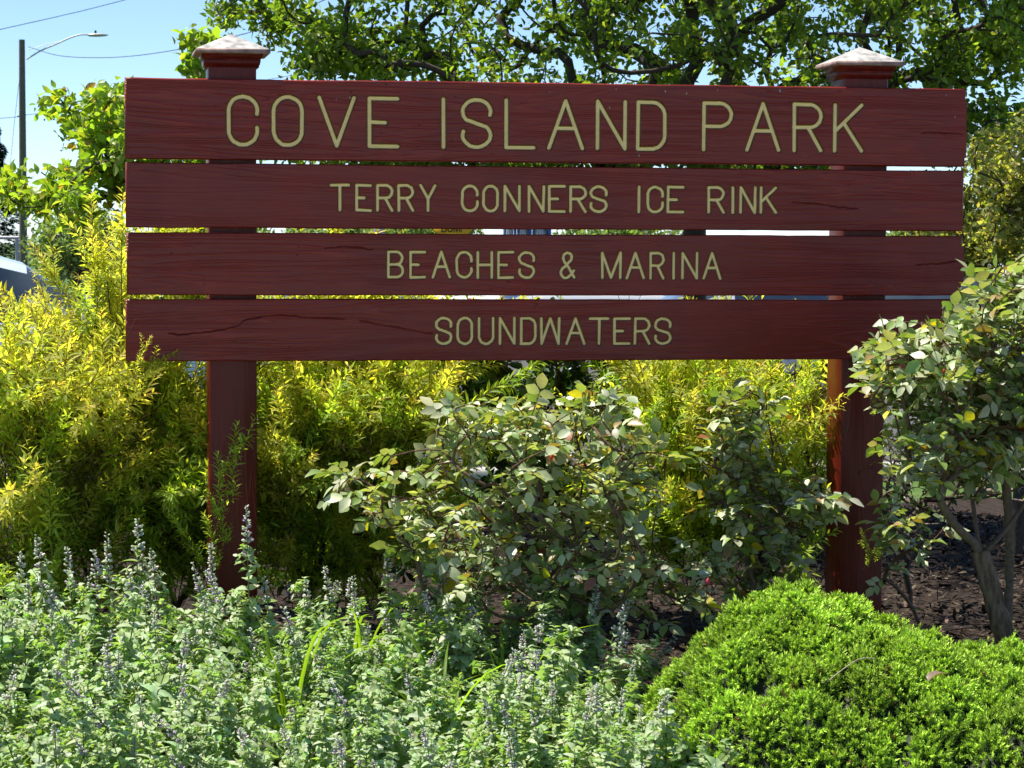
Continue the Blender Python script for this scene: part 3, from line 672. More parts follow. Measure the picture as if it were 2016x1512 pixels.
# ---------------------------------------------------------------- golden spirea
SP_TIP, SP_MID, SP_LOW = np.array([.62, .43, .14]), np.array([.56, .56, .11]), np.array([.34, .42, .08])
def spirea_spray(seed, green=0.0, bare=False):
    rng = np.random.default_rng(seed); g = G(); L = .26+.12*rng.random()
    b = rng.normal(size=2)*.09
    pts = spline([(0, 0, 0), (b[0]*.4, b[1]*.4, L*.35), (b[0], b[1], L*.7), (b[0]*1.6, b[1]*1.6, L)], 9)
    lines = [(pts, .0016, .0007, 0.0)]
    for k in range(rng.integers(5, 8)):
        i = rng.integers(1, 7); p = pts[i]; d = unit(unit(pts[i+1]-p)*.8+rand_unit(rng, 1)[0]*.8); l = (.06+.07*rng.random())*(1.5 if bare else 1)
        sub = spline([p, p+d*l*.5+rng.normal(size=3)*.008, p+d*l+np.array([0, 0, .02])+rng.normal(size=3)*.01], 6); lines.append((sub, .0010, .0005, i/9))
    O = []; D = []; S = []; Cc = []
    for ln, r0, r1, f0 in lines:
        n = len(ln); rr = np.linspace(r0, r1, n)
        edges_tube(g, ln[:-1], ln[1:], rr[:-1], rr[1:], 4, np.tile([.20, .12, .07], (n-1, 1)))
        if bare: continue
        ll = np.linalg.norm(np.diff(ln, axis=0), axis=1).sum(); m = int(ll/.0066); t0 = .28 if f0 == 0 else .1
        for q in range(m):
            f = t0+(1-t0)*(q+.5)/m; x = f*(n-1); i = min(int(x), n-2); p = ln[i]+(ln[i+1]-ln[i])*(x-i); ax = unit(ln[i+1]-ln[i])
            az = q*2.4+rng.normal()*.2; a_, b_ = perp(ax); o = a_*math.cos(az)+b_*math.sin(az)
            O.append(p); D.append(unit(ax*(.55+.7*f)+o+rng.normal(size=3)*.18)); S.append((.040 if f0 == 0 else .033)*(.75+.5*rng.random())*(1.0-.45*max(0, f-.8)/.2))
            h = max(0, f-.86)/.14
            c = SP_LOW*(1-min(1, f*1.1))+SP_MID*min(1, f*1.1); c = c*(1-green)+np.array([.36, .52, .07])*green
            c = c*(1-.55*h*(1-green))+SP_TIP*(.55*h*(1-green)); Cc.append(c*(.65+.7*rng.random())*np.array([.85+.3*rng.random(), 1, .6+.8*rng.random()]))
    if O:
        O, D = np.array(O), np.array(D); nr = unit(np.array([0, 0, 1.])+rand_unit(rng, len(O))*.5)
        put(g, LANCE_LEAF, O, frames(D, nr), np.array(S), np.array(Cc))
    m = g.mesh("branch", M_SPIREA); return m
SPRAYS = [spirea_spray(100+i) for i in range(9)]; SPRAYS_G = [spirea_spray(120+i, .55+.08*i) for i in range(6)]; SPRAYS_B = [spirea_spray(140+i, 0, True) for i in range(4)]
def spirea(label, px, Z, blobs, dz, n, seed, green=0.15, bare=0.12, stems=60, group=None, extra=(), front=None):
    rng = np.random.default_rng(seed); base = ground_pt(px, Z); root = thing("spirea_bush", base, label, "shrub", group)
    T = in_blobs(rng, n, blobs, Z, dz)
    if front: T = np.concatenate([T, in_blobs(rng, front[2], front[0], front[1], .09)]); n = len(T)
    T[:, 2] = np.maximum(T[:, 2], .05)
    gw = G(); P, par, tips = grow([base, base+np.array([0, 0, .05])], T[rng.permutation(n)[:min(n, stems+60)]], rng, .06, .3, .55); r = radii(par, tips, .0018, .40, .012)
    i = np.arange(1, len(P)); edges_tube(gw, P[par[i]], P[i], r[par[i]]*.5+r[i]*.5, r[i], 4, np.tile([.085, .055, .036], (len(i), 1)))
    part("stems", gw, M_BARKC, root, kind="stuff")
    for p in T:
        hi = np.clip((p[2]-.25)/.7, 0, 1); u = rng.random()
        pool = SPRAYS_B if u < bare else (SPRAYS_G if rng.random() < green+.75*(1-hi) else SPRAYS)
        out = (p-base)*[1, 1, .25]; d = unit(unit(out+1e-6)*.55+np.array([0, 0, .9])+rng.normal(size=3)*.28)
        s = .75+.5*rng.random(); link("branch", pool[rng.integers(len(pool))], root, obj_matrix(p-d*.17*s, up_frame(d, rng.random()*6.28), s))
    for p, d, s in extra: link("branch", (SPRAYS if seed < 33 else SPRAYS_G)[rng.integers(6)], root, obj_matrix(np.asarray(p), up_frame(d, rng.random()*6.28), s))
    return root
spirea("broad golden spirea bush filling the bed beyond the sign's left end", 30, 7.15, [(40, 890, 190, 180), (-60, 810, 120, 100), (140, 760, 90, 80), (60, 1070, 190, 110)], .30, 215, 31, .03, .28)
spirea("tallest golden spirea with rusty orange shoot tips beside the boards", 190, 7.45, [(210, 640, 55, 140), (170, 820, 110, 180), (228, 545, 35, 70), (215, 980, 130, 130)], .28, 170, 32, .08, .22,
       extra=[(on_y(262, 745, -.05), (.12, 0, 1), .34), (on_y(285, 730, -.05), (.3, 0, 1), .30), (on_y(265, 750, -.05), (.75, 0, .6), .24), (on_y(250, 800, -.03), (.1, 0, 1), .5)])
spirea("green spirea bush growing under the boards' left end beside the post", 335, 7.5, [(330, 860, 90, 170), (350, 1050, 100, 110), (290, 740, 60, 60), (330, 560, 70, 120), (420, 960, 70, 150)], .24, 150, 33, .3, .06, front=([(320, 830, 80, 80), (370, 920, 60, 90), (290, 960, 80, 80)], 7.22, 45),
       extra=[(on_y(452, 1040, -.09), (.0, 0, 1), .8), (on_y(440, 1060, -.1), (-.15, 0, 1), .65), (on_y(455, 1110, -.1), (.2, 0, 1), .55), (on_y(430, 1160, -.1), (.3, 0, 1), .55), (on_y(415, 1150, -.06), (-.1, 0, 1), .6)])
spirea("golden spirea bush just right of the sign's capped left post", 600, 7.6, [(600, 800, 95, 90), (560, 960, 90, 150), (640, 640, 120, 80), (690, 880, 90, 110), (610, 1080, 110, 90)], .20, 130, 34, .05, .05, front=([(600, 830, 90, 60), (680, 860, 80, 60), (560, 900, 60, 70)], 7.27, 45))
spirea("golden spirea bush behind the left side of the wide rose bush", 770, 7.75, [(770, 800, 100, 100), (740, 650, 110, 80), (820, 740, 60, 60), (780, 930, 110, 110), (700, 1060, 110, 70)], .20, 115, 35, .05, .06, front=([(770, 830, 80, 60), (830, 800, 40, 50)], 7.32, 34))
spirea("thin golden spirea bush behind the shaded rose bush", 1370, 7.9, [(1360, 800, 100, 110), (1420, 740, 60, 60), (1300, 790, 60, 80), (1400, 930, 110, 100), (1400, 1040, 130, 90), (1300, 1020, 90, 80)], .22, 150, 36, .1, .10, front=([(1340, 800, 80, 60), (1440, 790, 50, 50)], 7.45, 26))
spirea("straggly golden spirea with bare brown twigs close to the right post", 1575, 7.5, [(1580, 790, 50, 90), (1560, 900, 80, 80), (1590, 1010, 60, 70), (1540, 740, 50, 40)], .2, 80, 37, .1, .3,
       extra=[(on_y(1712, 1118, -.1), (.12, 0, 1), .30), (on_y(1724, 1112, -.1), (.0, 0, 1), .30), (on_y(1700, 1120, -.1), (.3, 0, 1), .24)])
# ---------------------------------------------------------------- bare tangled shrub behind the right post
rng = np.random.default_rng(41); base = ground_pt(1800, 8.3); root = thing("bare_shrub", base, "leafless tangle of thin brown twigs behind the right post", "shrub")
T = in_blobs(rng, 420, [(1980, 930, 90, 70), (2060, 900, 90, 90), (1800, 900, 90, 90), (1870, 930, 120, 60), (1780, 1000, 70, 90), (1930, 900, 90, 60), (1740, 880, 60, 80)], 8.2, .35); T[:, 2] = np.maximum(T[:, 2], .04)
g = G(); P, par, tips = grow([base, base+np.array([0, 0, .06])], T, rng, .05, .6, .1); P[2:] += rng.normal(size=P[2:].shape)*.008; r = radii(par, tips, .0016, .38, .012); i = np.arange(1, len(P))
edges_tube(g, P[par[i]], P[i], r[par[i]]*.5+r[i]*.5, r[i], 4, vary(rng, [(.10, .07, .05), (.19, .15, .12), (.05, .035, .025)], len(i)))
part("twigs", g, M_BARKC, root, kind="stuff")
g = G(); k = 900; Ti = P[rng.choice(tips, k)]; put(g, SMALL_LEAF, Ti, frames(rand_unit(rng, k), rand_unit(rng, k)), .02+.015*rng.random(k), vary(rng, [(.09, .15, .03), (.05, .09, .02)], k)); part("foliage", g, M_DARK, root, kind="stuff")

# ---------------------------------------------------------------- dark evergreen behind the rose
def leafy(name, label, cat, base, T, seed, tmpl, mat, cols, wts, leaf, per, spread, tip_r, rmax, seg, reach, wood=(.08, .055, .04), trunk=None, up=.5, group=None, bend=.35, kname="crown", k=5, clump=0, berries=0):
    rng = np.random.default_rng(seed); root = thing(name, base, label, cat, group)
    P, par, tips = grow(trunk if trunk is not None else [base, base+np.array([0, 0, .08])], T, rng, seg, bend, reach); r = radii(par, tips, tip_r, .45, rmax)
    g = G(); i = np.arange(1, len(P)); edges_tube(g, P[par[i]], P[i], r[par[i]]*.6+r[i]*.4, r[i], k, np.tile(wood, (len(i), 1))); part("trunk", g, M_BARKC, root)
    n = len(tips)*per; tp = np.repeat(tips, per); d0 = unit(P[tp]-P[par[tp]]); back = rng.random((n, 1))*spread
    O = P[tp]-d0*back+rand_unit(rng, n)*spread*(.15 if not clump else clump)
    D = unit(d0*.5+rand_unit(rng, n)*.9+np.array([0, 0, .1])); nr = unit(np.array([0, 0, 1.])*up+rand_unit(rng, n)*.7)
    g = G(); put(g, tmpl, O, frames(D, nr), leaf*(.7+.6*rng.random(n)), vary(rng, cols, n, wts, .22)); part(kname, g, mat, root, kind="stuff")
    if berries:
        q = rng.choice(n, berries); g = G(); V = np.array([[1, 0, 0], [-1, 0, 0], [0, 1, 0], [0, -1, 0], [0, 0, 1], [0, 0, -1]], float); F = np.array([[0, 2, 4], [2, 1, 4], [1, 3, 4], [3, 0, 4], [2, 0, 5], [1, 2, 5], [3, 1, 5], [0, 3, 5]])
        cc = np.repeat(O[q], 5, 0)+rng.normal(size=(berries*5, 3))*.009; put(g, (V, F), cc, np.tile(np.eye(3), (len(cc), 1, 1)), .0055, vary(rng, [(.42, .46, .26)], len(cc))); part("flower_bud_clusters", g, M_PETAL, root, kind="stuff")
    return root
rng = np.random.default_rng(42); T = in_blobs(rng, 330, [(1060, 800, 190, 110), (950, 780, 90, 90), (1180, 780, 90, 90), (1050, 960, 180, 110), (1060, 660, 180, 80), (900, 700, 80, 60)], 8.1, .35); T[:, 2] = np.maximum(T[:, 2], .08)
leafy("evergreen_shrub", "dark glossy evergreen shrub behind the wide rose bush", "shrub", ground_pt(1060, 8.1), T, 43, PAD_LEAF, M_DARK, [(.035, .075, .018), (.055, .11, .025), (.10, .17, .04)], [.5, .38, .12], .042, 16, .07, .002, .016, .06, .2)
rng = np.random.default_rng(44); T = in_blobs(rng, 130, [(620, 1030, 130, 110), (520, 1080, 100, 90), (760, 1060, 120, 90)], 8.3, .25); T[:, 2] = np.maximum(T[:, 2], .06)
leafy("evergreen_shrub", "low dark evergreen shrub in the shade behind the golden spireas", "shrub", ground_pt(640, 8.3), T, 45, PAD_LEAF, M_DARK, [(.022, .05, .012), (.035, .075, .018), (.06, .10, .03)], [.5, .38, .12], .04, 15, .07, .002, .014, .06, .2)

# ---------------------------------------------------------------- trees
TREE_C = [(.14, .22, .04), (.19, .28, .05), (.29, .37, .06), (.09, .16, .03)]
rng = np.random.default_rng(51); Zt = 11.2; base = ground_pt(1345, Zt)
c0 = at(1330, 480, Zt); n = 1500
u = rand_unit(rng, n)*(rng.random((n, 1))**(1/2.4)); T = np.array([c0[0], c0[1], 2.95])+u*np.array([2.35, 2.0, 1.28])
T = T[(T[:, 2] > 1.52+.22*np.abs(T[:, 0]-c0[0])/2.3*rng.random(len(T)))]
# lower limbs that show above and right of the boards
low = in_blobs(rng, 380, [(1960, 240, 80, 60), (1900, 110, 110, 70), (1980, 60, 90, 60), (620, 90, 90, 70), (760, 120, 130, 50), (480, 30, 90, 25), (1000, 250, 200, 70), (1300, 260, 200, 60), (700, 300, 180, 45), (1000, 320, 300, 40), (1500, 310, 200, 45)], 10.9, .6)
T = np.concatenate([T, low])
trk = spline([base, base+np.array([.02, 0, .5]), base+np.array([.06, .02, 1.0]), base+np.array([.05, 0, 1.35])], 10)
leafy("flowering_tree", "spreading dark-limbed tree with broad green crown behind the sign", "tree", base, T, 52, BROAD_LEAF, M_TREE, TREE_C, [.38, .34, .14, .14], .039, 44, .16, .003, .055, .10, .10, (.055, .045, .036), trunk=trk, k=7, bend=.45, clump=.35, berries=700)
rng = np.random.default_rng(53); Zt = 10.2; base = ground_pt(455, Zt)
T = in_blobs(rng, 170, [(190, 235, 65, 75), (110, 210, 40, 30), (230, 330, 90, 90), (130, 380, 110, 55), (40, 370, 50, 40), (330, 300, 110, 110), (420, 380, 90, 70), (225, 200, 40, 40)], Zt, .5)
T2 = in_blobs(rng, 16, [(415, 88, 30, 8), (395, 150, 16, 14)], Zt, .08)
trk = spline([base, base+np.array([.0, 0, .45]), base+np.array([-.03, 0, .85]), base+np.array([-.08, 0, 1.15])], 8)
leafy("flowering_tree", "small tree with bright backlit leaves spreading past the sign's left end", "tree", base, np.concatenate([T, T2]), 54, OVAL_LEAF, M_TREE, [(.24, .35, .05), (.31, .42, .07), (.17, .26, .04), (.40, .40, .07), (.45, .25, .08)], [.38, .34, .2, .06, .02], .048, 28, .13, .003, .04, .09, .10, (.055, .042, .034), trunk=trk, bend=.45, clump=.35, berries=220)
rng = np.random.default_rng(55); Zt = 9.6; base = ground_pt(2010, Zt)
T = in_blobs(rng, 520, [(1970, 420, 110, 120), (1965, 310, 90, 60), (2060, 300, 100, 70), (2080, 380, 130, 150), (1930, 480, 70, 70), (2060, 540, 120, 90), (1850, 400, 80, 60), (1840, 480, 60, 60)], Zt, .5)
leafy("olive_shrub", "tall twiggy shrub with tiny olive leaves beyond the sign's right end", "shrub", base, T, 56, SMALL_LEAF, M_TREE, [(.42, .40, .18), (.30, .33, .10), (.52, .46, .26), (.18, .22, .06)], [.3, .35, .15, .2], .032, 30, .10, .0022, .03, .08, .10, (.07, .05, .04), trunk=spline([base, base+np.array([.02, 0, .4]), base+np.array([-.02, 0, .75])], 5), clump=.4)

# ---------------------------------------------------------------- catmint
MINT_C = [(.31, .41, .20), (.40, .48, .30), (.26, .39, .11), (.49, .56, .41)]
def florets(g, rng, c, r, n, purple):
    """a ring of small buds and tubular flowers round the stem"""
    V = np.array([[0, 0, 0], [.45, .28, .0], [.45, -.14, .24], [.45, -.14, -.24], [1.0, .16, 0], [1.05, -.12, .16], [1.0, -.12, -.16]], float)
    F = np.array([[0, 1, 2], [0, 2, 3], [0, 3, 1], [1, 4, 5], [1, 5, 2], [2, 5, 6], [2, 6, 3], [3, 6, 4], [3, 4, 1], [4, 6, 5]])
    az = rng.random(n)*6.28; d = np.stack([np.cos(az), np.sin(az), .25+.5*rng.random(n)], 1)
    O = np.tile(c, (n, 1))+d*[r*.25, r*.25, 0]+np.stack([np.zeros(n), np.zeros(n), rng.normal(size=n)*.004], 1)
    cols = vary(rng, [(.66, .64, .70), (.66, .60, .76), (.52, .57, .50), (.56, .41, .78)], n, [.33-.15*purple, .24, .41-.34*purple, .02+.49*purple], .2)
    put(g, (V, F), O, frames(d, rand_unit(rng, n)), r*(.75+.5*rng.random(n)), cols)
def mint_stem(seed, spike, h, purple=0.2):
    rng = np.random.default_rng(seed); g = G(); b = rng.normal(size=2)*.035
    pts = spline([(0, 0, 0), (b[0]*.3, b[1]*.3, h*.35), (b[0]*.8, b[1]*.8, h*.7), (b[0]*1.3, b[1]*1.3, h)], 14)
    edges_tube(g, pts[:-1], pts[1:], np.linspace(.0026, .0013, 13), np.linspace(.0025, .0012, 13), 5, np.tile([.17, .19, .13], (13, 1)))
    O = []; D = []; S = []; NN = []
    def leaves_at(p, ax, az, s, drop):
        a_, b_ = perp(ax)
        for k in (0, math.pi):
            o = a_*math.cos(az+k)+b_*math.sin(az+k); O.append(p); D.append(unit(o+ax*(.45-drop)+rng.normal(size=3)*.16)); S.append(s*(.8+.4*rng.random())); NN.append(unit(ax*.9+rng.normal(size=3)*.25+np.array([0, 0, .4])))
    def at_f(f):
        x = f*13; i = min(int(x), 12); return pts[i]+(pts[i+1]-pts[i])*(x-i), unit(pts[i+1]-pts[i])
    top = 1.0-(spike/h if spike else .03); m = int(max(5, (top*h)/.030)); az = rng.random()*3
    for q in range(m):
        f = top*(.10+.90*(q+.5)/m); p, ax = at_f(f); az += math.pi/2+rng.normal()*.15; s = .056-.027*(f/top)**1.4
        leaves_at(p, ax, az, s, .25*(1-f))
        if q > 1 and rng.random() < .8:         # side shoot in the leaf's axil
            a_, b_ = perp(ax)
            for k in (0, math.pi):
                if rng.random() < .25: continue
                o = a_*math.cos(az+k)+b_*math.sin(az+k); d = unit(o*.75+ax); l = (.028+.045*rng.random())*(1.25-f*.6)
                e = p+d*l; edges_tube(g, [p], [e], .0013, .0009, 4, np.array([[.16, .20, .11]]))
                for t in (.5, .8, 1.0): leaves_at(p+d*l*t, d, rng.random()*3, s*(.75-.25*t), .0)
    if spike:
        z = top; step = .017; nf = int(spike/step)
        for q in range(nf):
            f = top+(1-top)*(q/nf); p, ax = at_f(min(f, .999)); gap = 1 if q > nf*.35 or q % 2 == 0 else 0
            if gap: florets(g, rng, p, .013-.005*q/nf, int(13-5*q/nf), purple*(1-.7*q/nf))
            if q < nf*.5: leaves_at(p, ax, rng.random()*3, .015, .1)
        p, ax = at_f(1.0); florets(g, rng, p, .007, 8, 0)
    else:
        p, ax = at_f(1.0)
        for q in range(3): leaves_at(p-ax*.006*q, ax, q*1.57, .011+.005*q, -.5)
    O, D, NN = np.array(O), np.array(D), np.array(NN)
    put(g, MINT_LEAF, O, frames(D, NN), np.array(S), vary(rng, MINT_C, len(O), [.35, .3, .2, .15], .15))
    return g.mesh("stem", M_MINT)
MINT = [mint_stem(200+i, 0, .26+.02*i) for i in range(7)]; MINT_F = [mint_stem(220+i, .07+.02*(i % 3), .33+.02*i, .15) for i in range(6)]; MINT_P = [mint_stem(240+i, .13+.03*i, .55, .8) for i in range(3)]; MINT_T = [mint_stem(250+i, .07+.02*i, .46, .25) for i in range(4)]
rng = np.random.default_rng(61)
mint_spots = []
for Zr, pxs, hh in ((6.36, np.arange(-10, 1180, 120), .93), (6.02, np.arange(-70, 1250, 132), .94), (5.66, np.arange(-30, 1300, 142), .86), (5.30, np.arange(-90, 1340, 150), .80), (4.98, np.arange(-40, 1350, 156), .74)):
    for px in pxs: mint_spots.append((px+rng.normal()*14, Zr+rng.normal()*.05, hh))
for px, Z, hh in mint_spots:
    base = ground_pt(px, Z); hh *= 1.06 if px < 370 else .66 if (px < 520 and Z > 5.9) else (.9 if px > 1050 else .93)
    near_ = ("beneath the golden spireas" if px < 330 else "at the left post's foot" if px < 620 else "below the wide rose bush" if px < 1060 else "leaning towards the juniper mound")
    row_ = "at the back of the catmint mass" if Z > 6.2 else "within the catmint mass" if Z > 5.5 else "at the front edge of the catmint mass"
    root = thing("catmint_plant", base, "grey-green catmint plant "+row_+", "+near_, "catmint", "catmint plants before the sign")
    for k in range(14):
        a = rng.random()*6.28; rr = .12*math.sqrt(rng.random()); o = np.array([math.cos(a), math.sin(a), 0])*rr
        lean = o*2.4+rng.normal(size=3)*[.27, .27, 0]; 
        if px > 1120: lean = lean+np.array([.30, -.05, 0])
        d = unit(np.array([0, 0, 1.0])+lean); pool = MINT_F if rng.random() < (.32 if Z > 6.2 else .24) else MINT
        p = base+o; p[2] = float(bed_h(p[0], p[1]))-.01
        link("flower_stem" if pool is MINT_F else "stem", pool[rng.integers(len(pool))], root, obj_matrix(p, up_frame(d, rng.random()*6.28), hh*(.82+.36*rng.random())))
# the tall and the leaning flower stems that stand out
def spike_plant(label, stems, base):
    root = thing("catmint_plant", base, label, "catmint")
    for (p0, p1, m, L) in stems:
        d = p1-p0; link("flower_stem", m, root, obj_matrix(p0, up_frame(d, rng.random()*6.28), np.linalg.norm(d)/L))
spike_plant("tall catmint flower spikes standing up against the foot of the left post", [(ground_pt(500, 6.3), at(470, 1003, 6.25), MINT_P[0], .55), (ground_pt(530, 6.28), at(462, 1105, 6.2), MINT_P[1], .55), (ground_pt(440, 6.3), at(375, 1100, 6.2), MINT_P[2], .55), (ground_pt(455, 6.3), at(392, 1112, 6.25), MINT_P[0], .55)], ground_pt(490, 6.3))
spike_plant("leaning catmint stems with purple flowers low in front of the mass", [(ground_pt(400, 5.05), at(165, 1285, 5.15), MINT_P[2], .55), (ground_pt(300, 4.95), at(148, 1440, 5.0), MINT_P[0], .55), (ground_pt(560, 5.1), at(350, 1370, 5.1), MINT_P[1], .55), (ground_pt(820, 5.2), at(640, 1350, 5.15), MINT_P[0], .55)], ground_pt(420, 5.05))
def tops(label, lst, px0):
    spike_plant(label, [(ground_pt(px+(8 if px < 900 else -40), Zs), at(px, py, Zs), MINT_T[k % 4], .46) for k, (px, py, Zs) in enumerate(lst)], ground_pt(px0, 6.35))
tops("row of upright catmint flower spikes rising before the golden spireas", [(10, 1092, 6.4), (90, 1062, 6.45), (145, 1085, 6.4), (207, 1058, 6.45), (256, 1022, 6.5), (315, 1088, 6.4), (50, 1150, 6.2), (180, 1140, 6.2), (290, 1150, 6.2)], 160)
tops("catmint flower spikes rising before the wide rose bush", [(545, 1135, 6.3), (600, 1150, 6.3), (660, 1118, 6.4), (700, 1140, 6.3), (770, 1085, 6.4), (835, 1075, 6.4), (872, 1082, 6.4), (950, 1060, 6.4), (1010, 1130, 6.3)], 780)
tops("catmint flower spikes leaning out to the open mulch beside the juniper", [(1070, 1088, 6.3), (1100, 1115, 6.3), (1178, 1160, 6.15), (1230, 1215, 6.0), (1262, 1300, 5.8), (1318, 1330, 5.7), (1275, 1390, 5.5)], 1120)

# ---------------------------------------------------------------- grass among the catmint
for gi, (px, Z, nb, hgt, lb) in enumerate(((565, 5.75, 16, .34, "tuft of bright green grass blades among the catmint, nearest the left post"), (22, 6.15, 8, .30, "few bright grass blades at the bed's left margin"), (690, 6.1, 9, .36, "upright grass blades standing before the golden spireas"), (865, 5.7, 9, .32, "arching grass blades in the middle of the catmint"), (1005, 5.95, 6, .30, "pair of bent grass blades before the wide rose bush"))):
    rng = np.random.default_rng(300+gi); base = ground_pt(px, Z); root = thing("grass_tuft", base, lb, "grass")
    for k in range(nb):
        a = rng.random()*6.28; L = hgt*(.7+.5*rng.random()); ln = np.array([math.cos(a), math.sin(a)])*(.06+.16*rng.random()); b0 = base+np.array([*(rng.normal(size=2)*.025), 0])
        pts = spline([b0, b0+np.array([ln[0]*.25, ln[1]*.25, L*.5]), b0+np.array([ln[0]*.7, ln[1]*.7, L*.85]), b0+np.array([ln[0]*1.3, ln[1]*1.3, L*.95])], 9); t = unit(np.gradient(pts, axis=0)); s = unit(np.cross(t, [ln[1]+.01, -ln[0], .1])); s = np.cross(t, s)
        wd = .0048*np.array([.7, .95, 1, 1, .95, .85, .65, .4, .05])[:, None]; V = np.concatenate([pts-s*wd, pts+t*0-np.cross(s, t)*wd*.35, pts+s*wd]); g = G(); i = np.arange(8)
        g.add(V, np.concatenate([np.stack([i, i+1, i+10, i+9], 1), np.stack([i+9, i+10, i+19, i+18], 1)]), np.array([.20, .34, .03])*(.8+.4*rng.random())); part("blade", g, M_SPIREA, root, True)

# ---------------------------------------------------------------- juniper
def juniper(label, px, Z, rx, ry, h, seed, n, bumps):
    rng = np.random.default_rng(seed); c = ground_pt(px, Z); root = thing("juniper", c, label, "juniper")
    ex = unit(Rv*[1, 1, 0]); ey = np.cross([0, 0, 1], ex)
    bc = rng.random((bumps, 2))*2-1; big = rng.random(bumps) < .22; bs = np.where(big, .11+.08*rng.random(bumps), .035+.055*rng.random(bumps)); ba = np.where(big, .055+.06*rng.random(bumps), .02+.06*rng.random(bumps))
    def H(u, v):
        q = np.sqrt(u*u+v*v); z = h*np.clip(1-q**2.3, 0, 1)**.62*(1-.06*u+.10*np.sin(u*4.1+seed)*np.sin(v*3.7+1))
        b = np.zeros_like(u)
        for k in range(bumps):
            d2 = (((u-bc[k, 0])*rx)**2+((v-bc[k, 1])*ry)**2)/bs[k]**2; b = np.maximum(b, ba[k]*np.clip(1-d2, 0, 1)**.5*(.75+.25*np.sin(u*23+k)*np.sin(v*19)))
        return z*.80+b*np.clip(z/h*1.6, 0, 1)
    def surf(u, v): return c+ex*(u*rx)[:, None]+ey*(v*ry)[:, None]+np.array([0, 0, 1.])*H(u, v)[:, None]
    a = rng.random(n)*6.28; q = np.sqrt(rng.random(n))**.93*.995; u, v = q*np.cos(a), q*np.sin(a)
    dmin = np.full(n, 9.)
    for k in range(bumps): dmin = np.minimum(dmin, np.sqrt(((u-bc[k, 0])*rx)**2+((v-bc[k, 1])*ry)**2)/bs[k])
    keep = (dmin < .93) | (rng.random(n) < .62); u, v = u[keep], v[keep]; n = len(u)
    e = .012; P = surf(u, v); du = (surf(u+e, v)-surf(u-e, v)); dv = (surf(u, v+e)-surf(u, v-e)); nn = unit(np.cross(du, dv)); nn[nn[:, 2] < 0] *= -1
    # hollow inner mass
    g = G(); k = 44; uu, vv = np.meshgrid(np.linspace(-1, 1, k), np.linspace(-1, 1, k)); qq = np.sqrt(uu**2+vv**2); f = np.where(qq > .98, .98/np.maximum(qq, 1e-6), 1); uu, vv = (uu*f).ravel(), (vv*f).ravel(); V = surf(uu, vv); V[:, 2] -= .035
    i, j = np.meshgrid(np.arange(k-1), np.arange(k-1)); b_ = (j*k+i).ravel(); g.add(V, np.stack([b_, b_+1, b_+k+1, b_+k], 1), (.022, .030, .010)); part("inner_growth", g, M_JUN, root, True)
    # sprigs: a stalk set with short scale-like needles
    m = 16; L = (.019+.016*rng.random(n)**1.5)*np.where(rng.random(n) < .05, 1.7, 1); d = unit(nn*.9+np.array([0, 0, .25])+rand_unit(rng, n)*.75); O0 = P-nn*.022-d*(L*.25)[:, None]
    t = np.tile(np.linspace(.12, 1.0, m), (n, 1))+rng.normal(size=(n, m))*.02; az = np.arange(m)[None]*2.4+rng.random((n, 1))*6.28
    A_, B_ = perp(d); out = A_[:, None]*np.cos(az)[..., None]+B_[:, None]*np.sin(az)[..., None]
    spread = (1.15-.75*t)[..., None]; nd = unit(out*spread+d[:, None]*(.55+.35*t)[..., None]); O = O0[:, None]+d[:, None]*(L[:, None]*t)[..., None]+out*(.004*(1-t))[..., None]
    V3 = np.array([[0, .18, 0], [0, -.17, .23], [0, -.17, -.23], [1, 0, 0]]); F3 = np.array([[0, 1, 3], [2, 0, 3]])
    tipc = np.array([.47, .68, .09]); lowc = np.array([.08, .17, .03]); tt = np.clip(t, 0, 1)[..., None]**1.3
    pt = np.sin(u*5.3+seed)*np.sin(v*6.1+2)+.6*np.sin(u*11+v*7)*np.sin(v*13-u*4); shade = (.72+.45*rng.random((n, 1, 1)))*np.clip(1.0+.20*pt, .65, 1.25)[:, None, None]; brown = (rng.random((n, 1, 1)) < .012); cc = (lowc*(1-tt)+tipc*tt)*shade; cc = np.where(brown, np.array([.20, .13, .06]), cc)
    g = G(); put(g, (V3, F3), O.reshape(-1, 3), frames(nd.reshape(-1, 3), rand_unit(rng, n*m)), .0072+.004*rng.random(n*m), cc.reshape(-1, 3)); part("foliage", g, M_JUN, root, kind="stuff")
    g = G(); k2 = 60; az2 = rng.random(k2)*6.28; rr2 = .4+.5*rng.random(k2); e2 = surf(rr2*np.cos(az2), rr2*np.sin(az2))-np.array([0, 0, .03]); edges_tube(g, np.tile(c+np.array([0, 0, .02]), (k2, 1)), e2, .006, .002, 5, np.tile([.09, .065, .045], (k2, 1))); part("branches", g, M_BARKC, root, kind="stuff")
    return root
juniper("bright green mounded juniper bush in front of the right post", 1668, 5.62, .51, .62, .445, 71, 15500, 120)
juniper("low spreading juniper bush joining the big mound beside the bare trunk", 2010, 5.50, .46, .55, .345, 72, 8200, 80)
juniper("small juniper mound at the bed's front edge below the big one", 1740, 4.85, .36, .30, .17, 73, 4800, 45)
g = G(); pts = spline([at(1612, 1357, 5.32), at(1650, 1325, 5.33), at(1690, 1298, 5.35), at(1722, 1296, 5.36)], 10); tube(g, pts, np.linspace(.0016, .0010, 10), 5, (.42, .36, .27))
tag(part("fallen_twig", g, M_BARKC), "thin pale dry twig lying on the juniper mound", "twig")
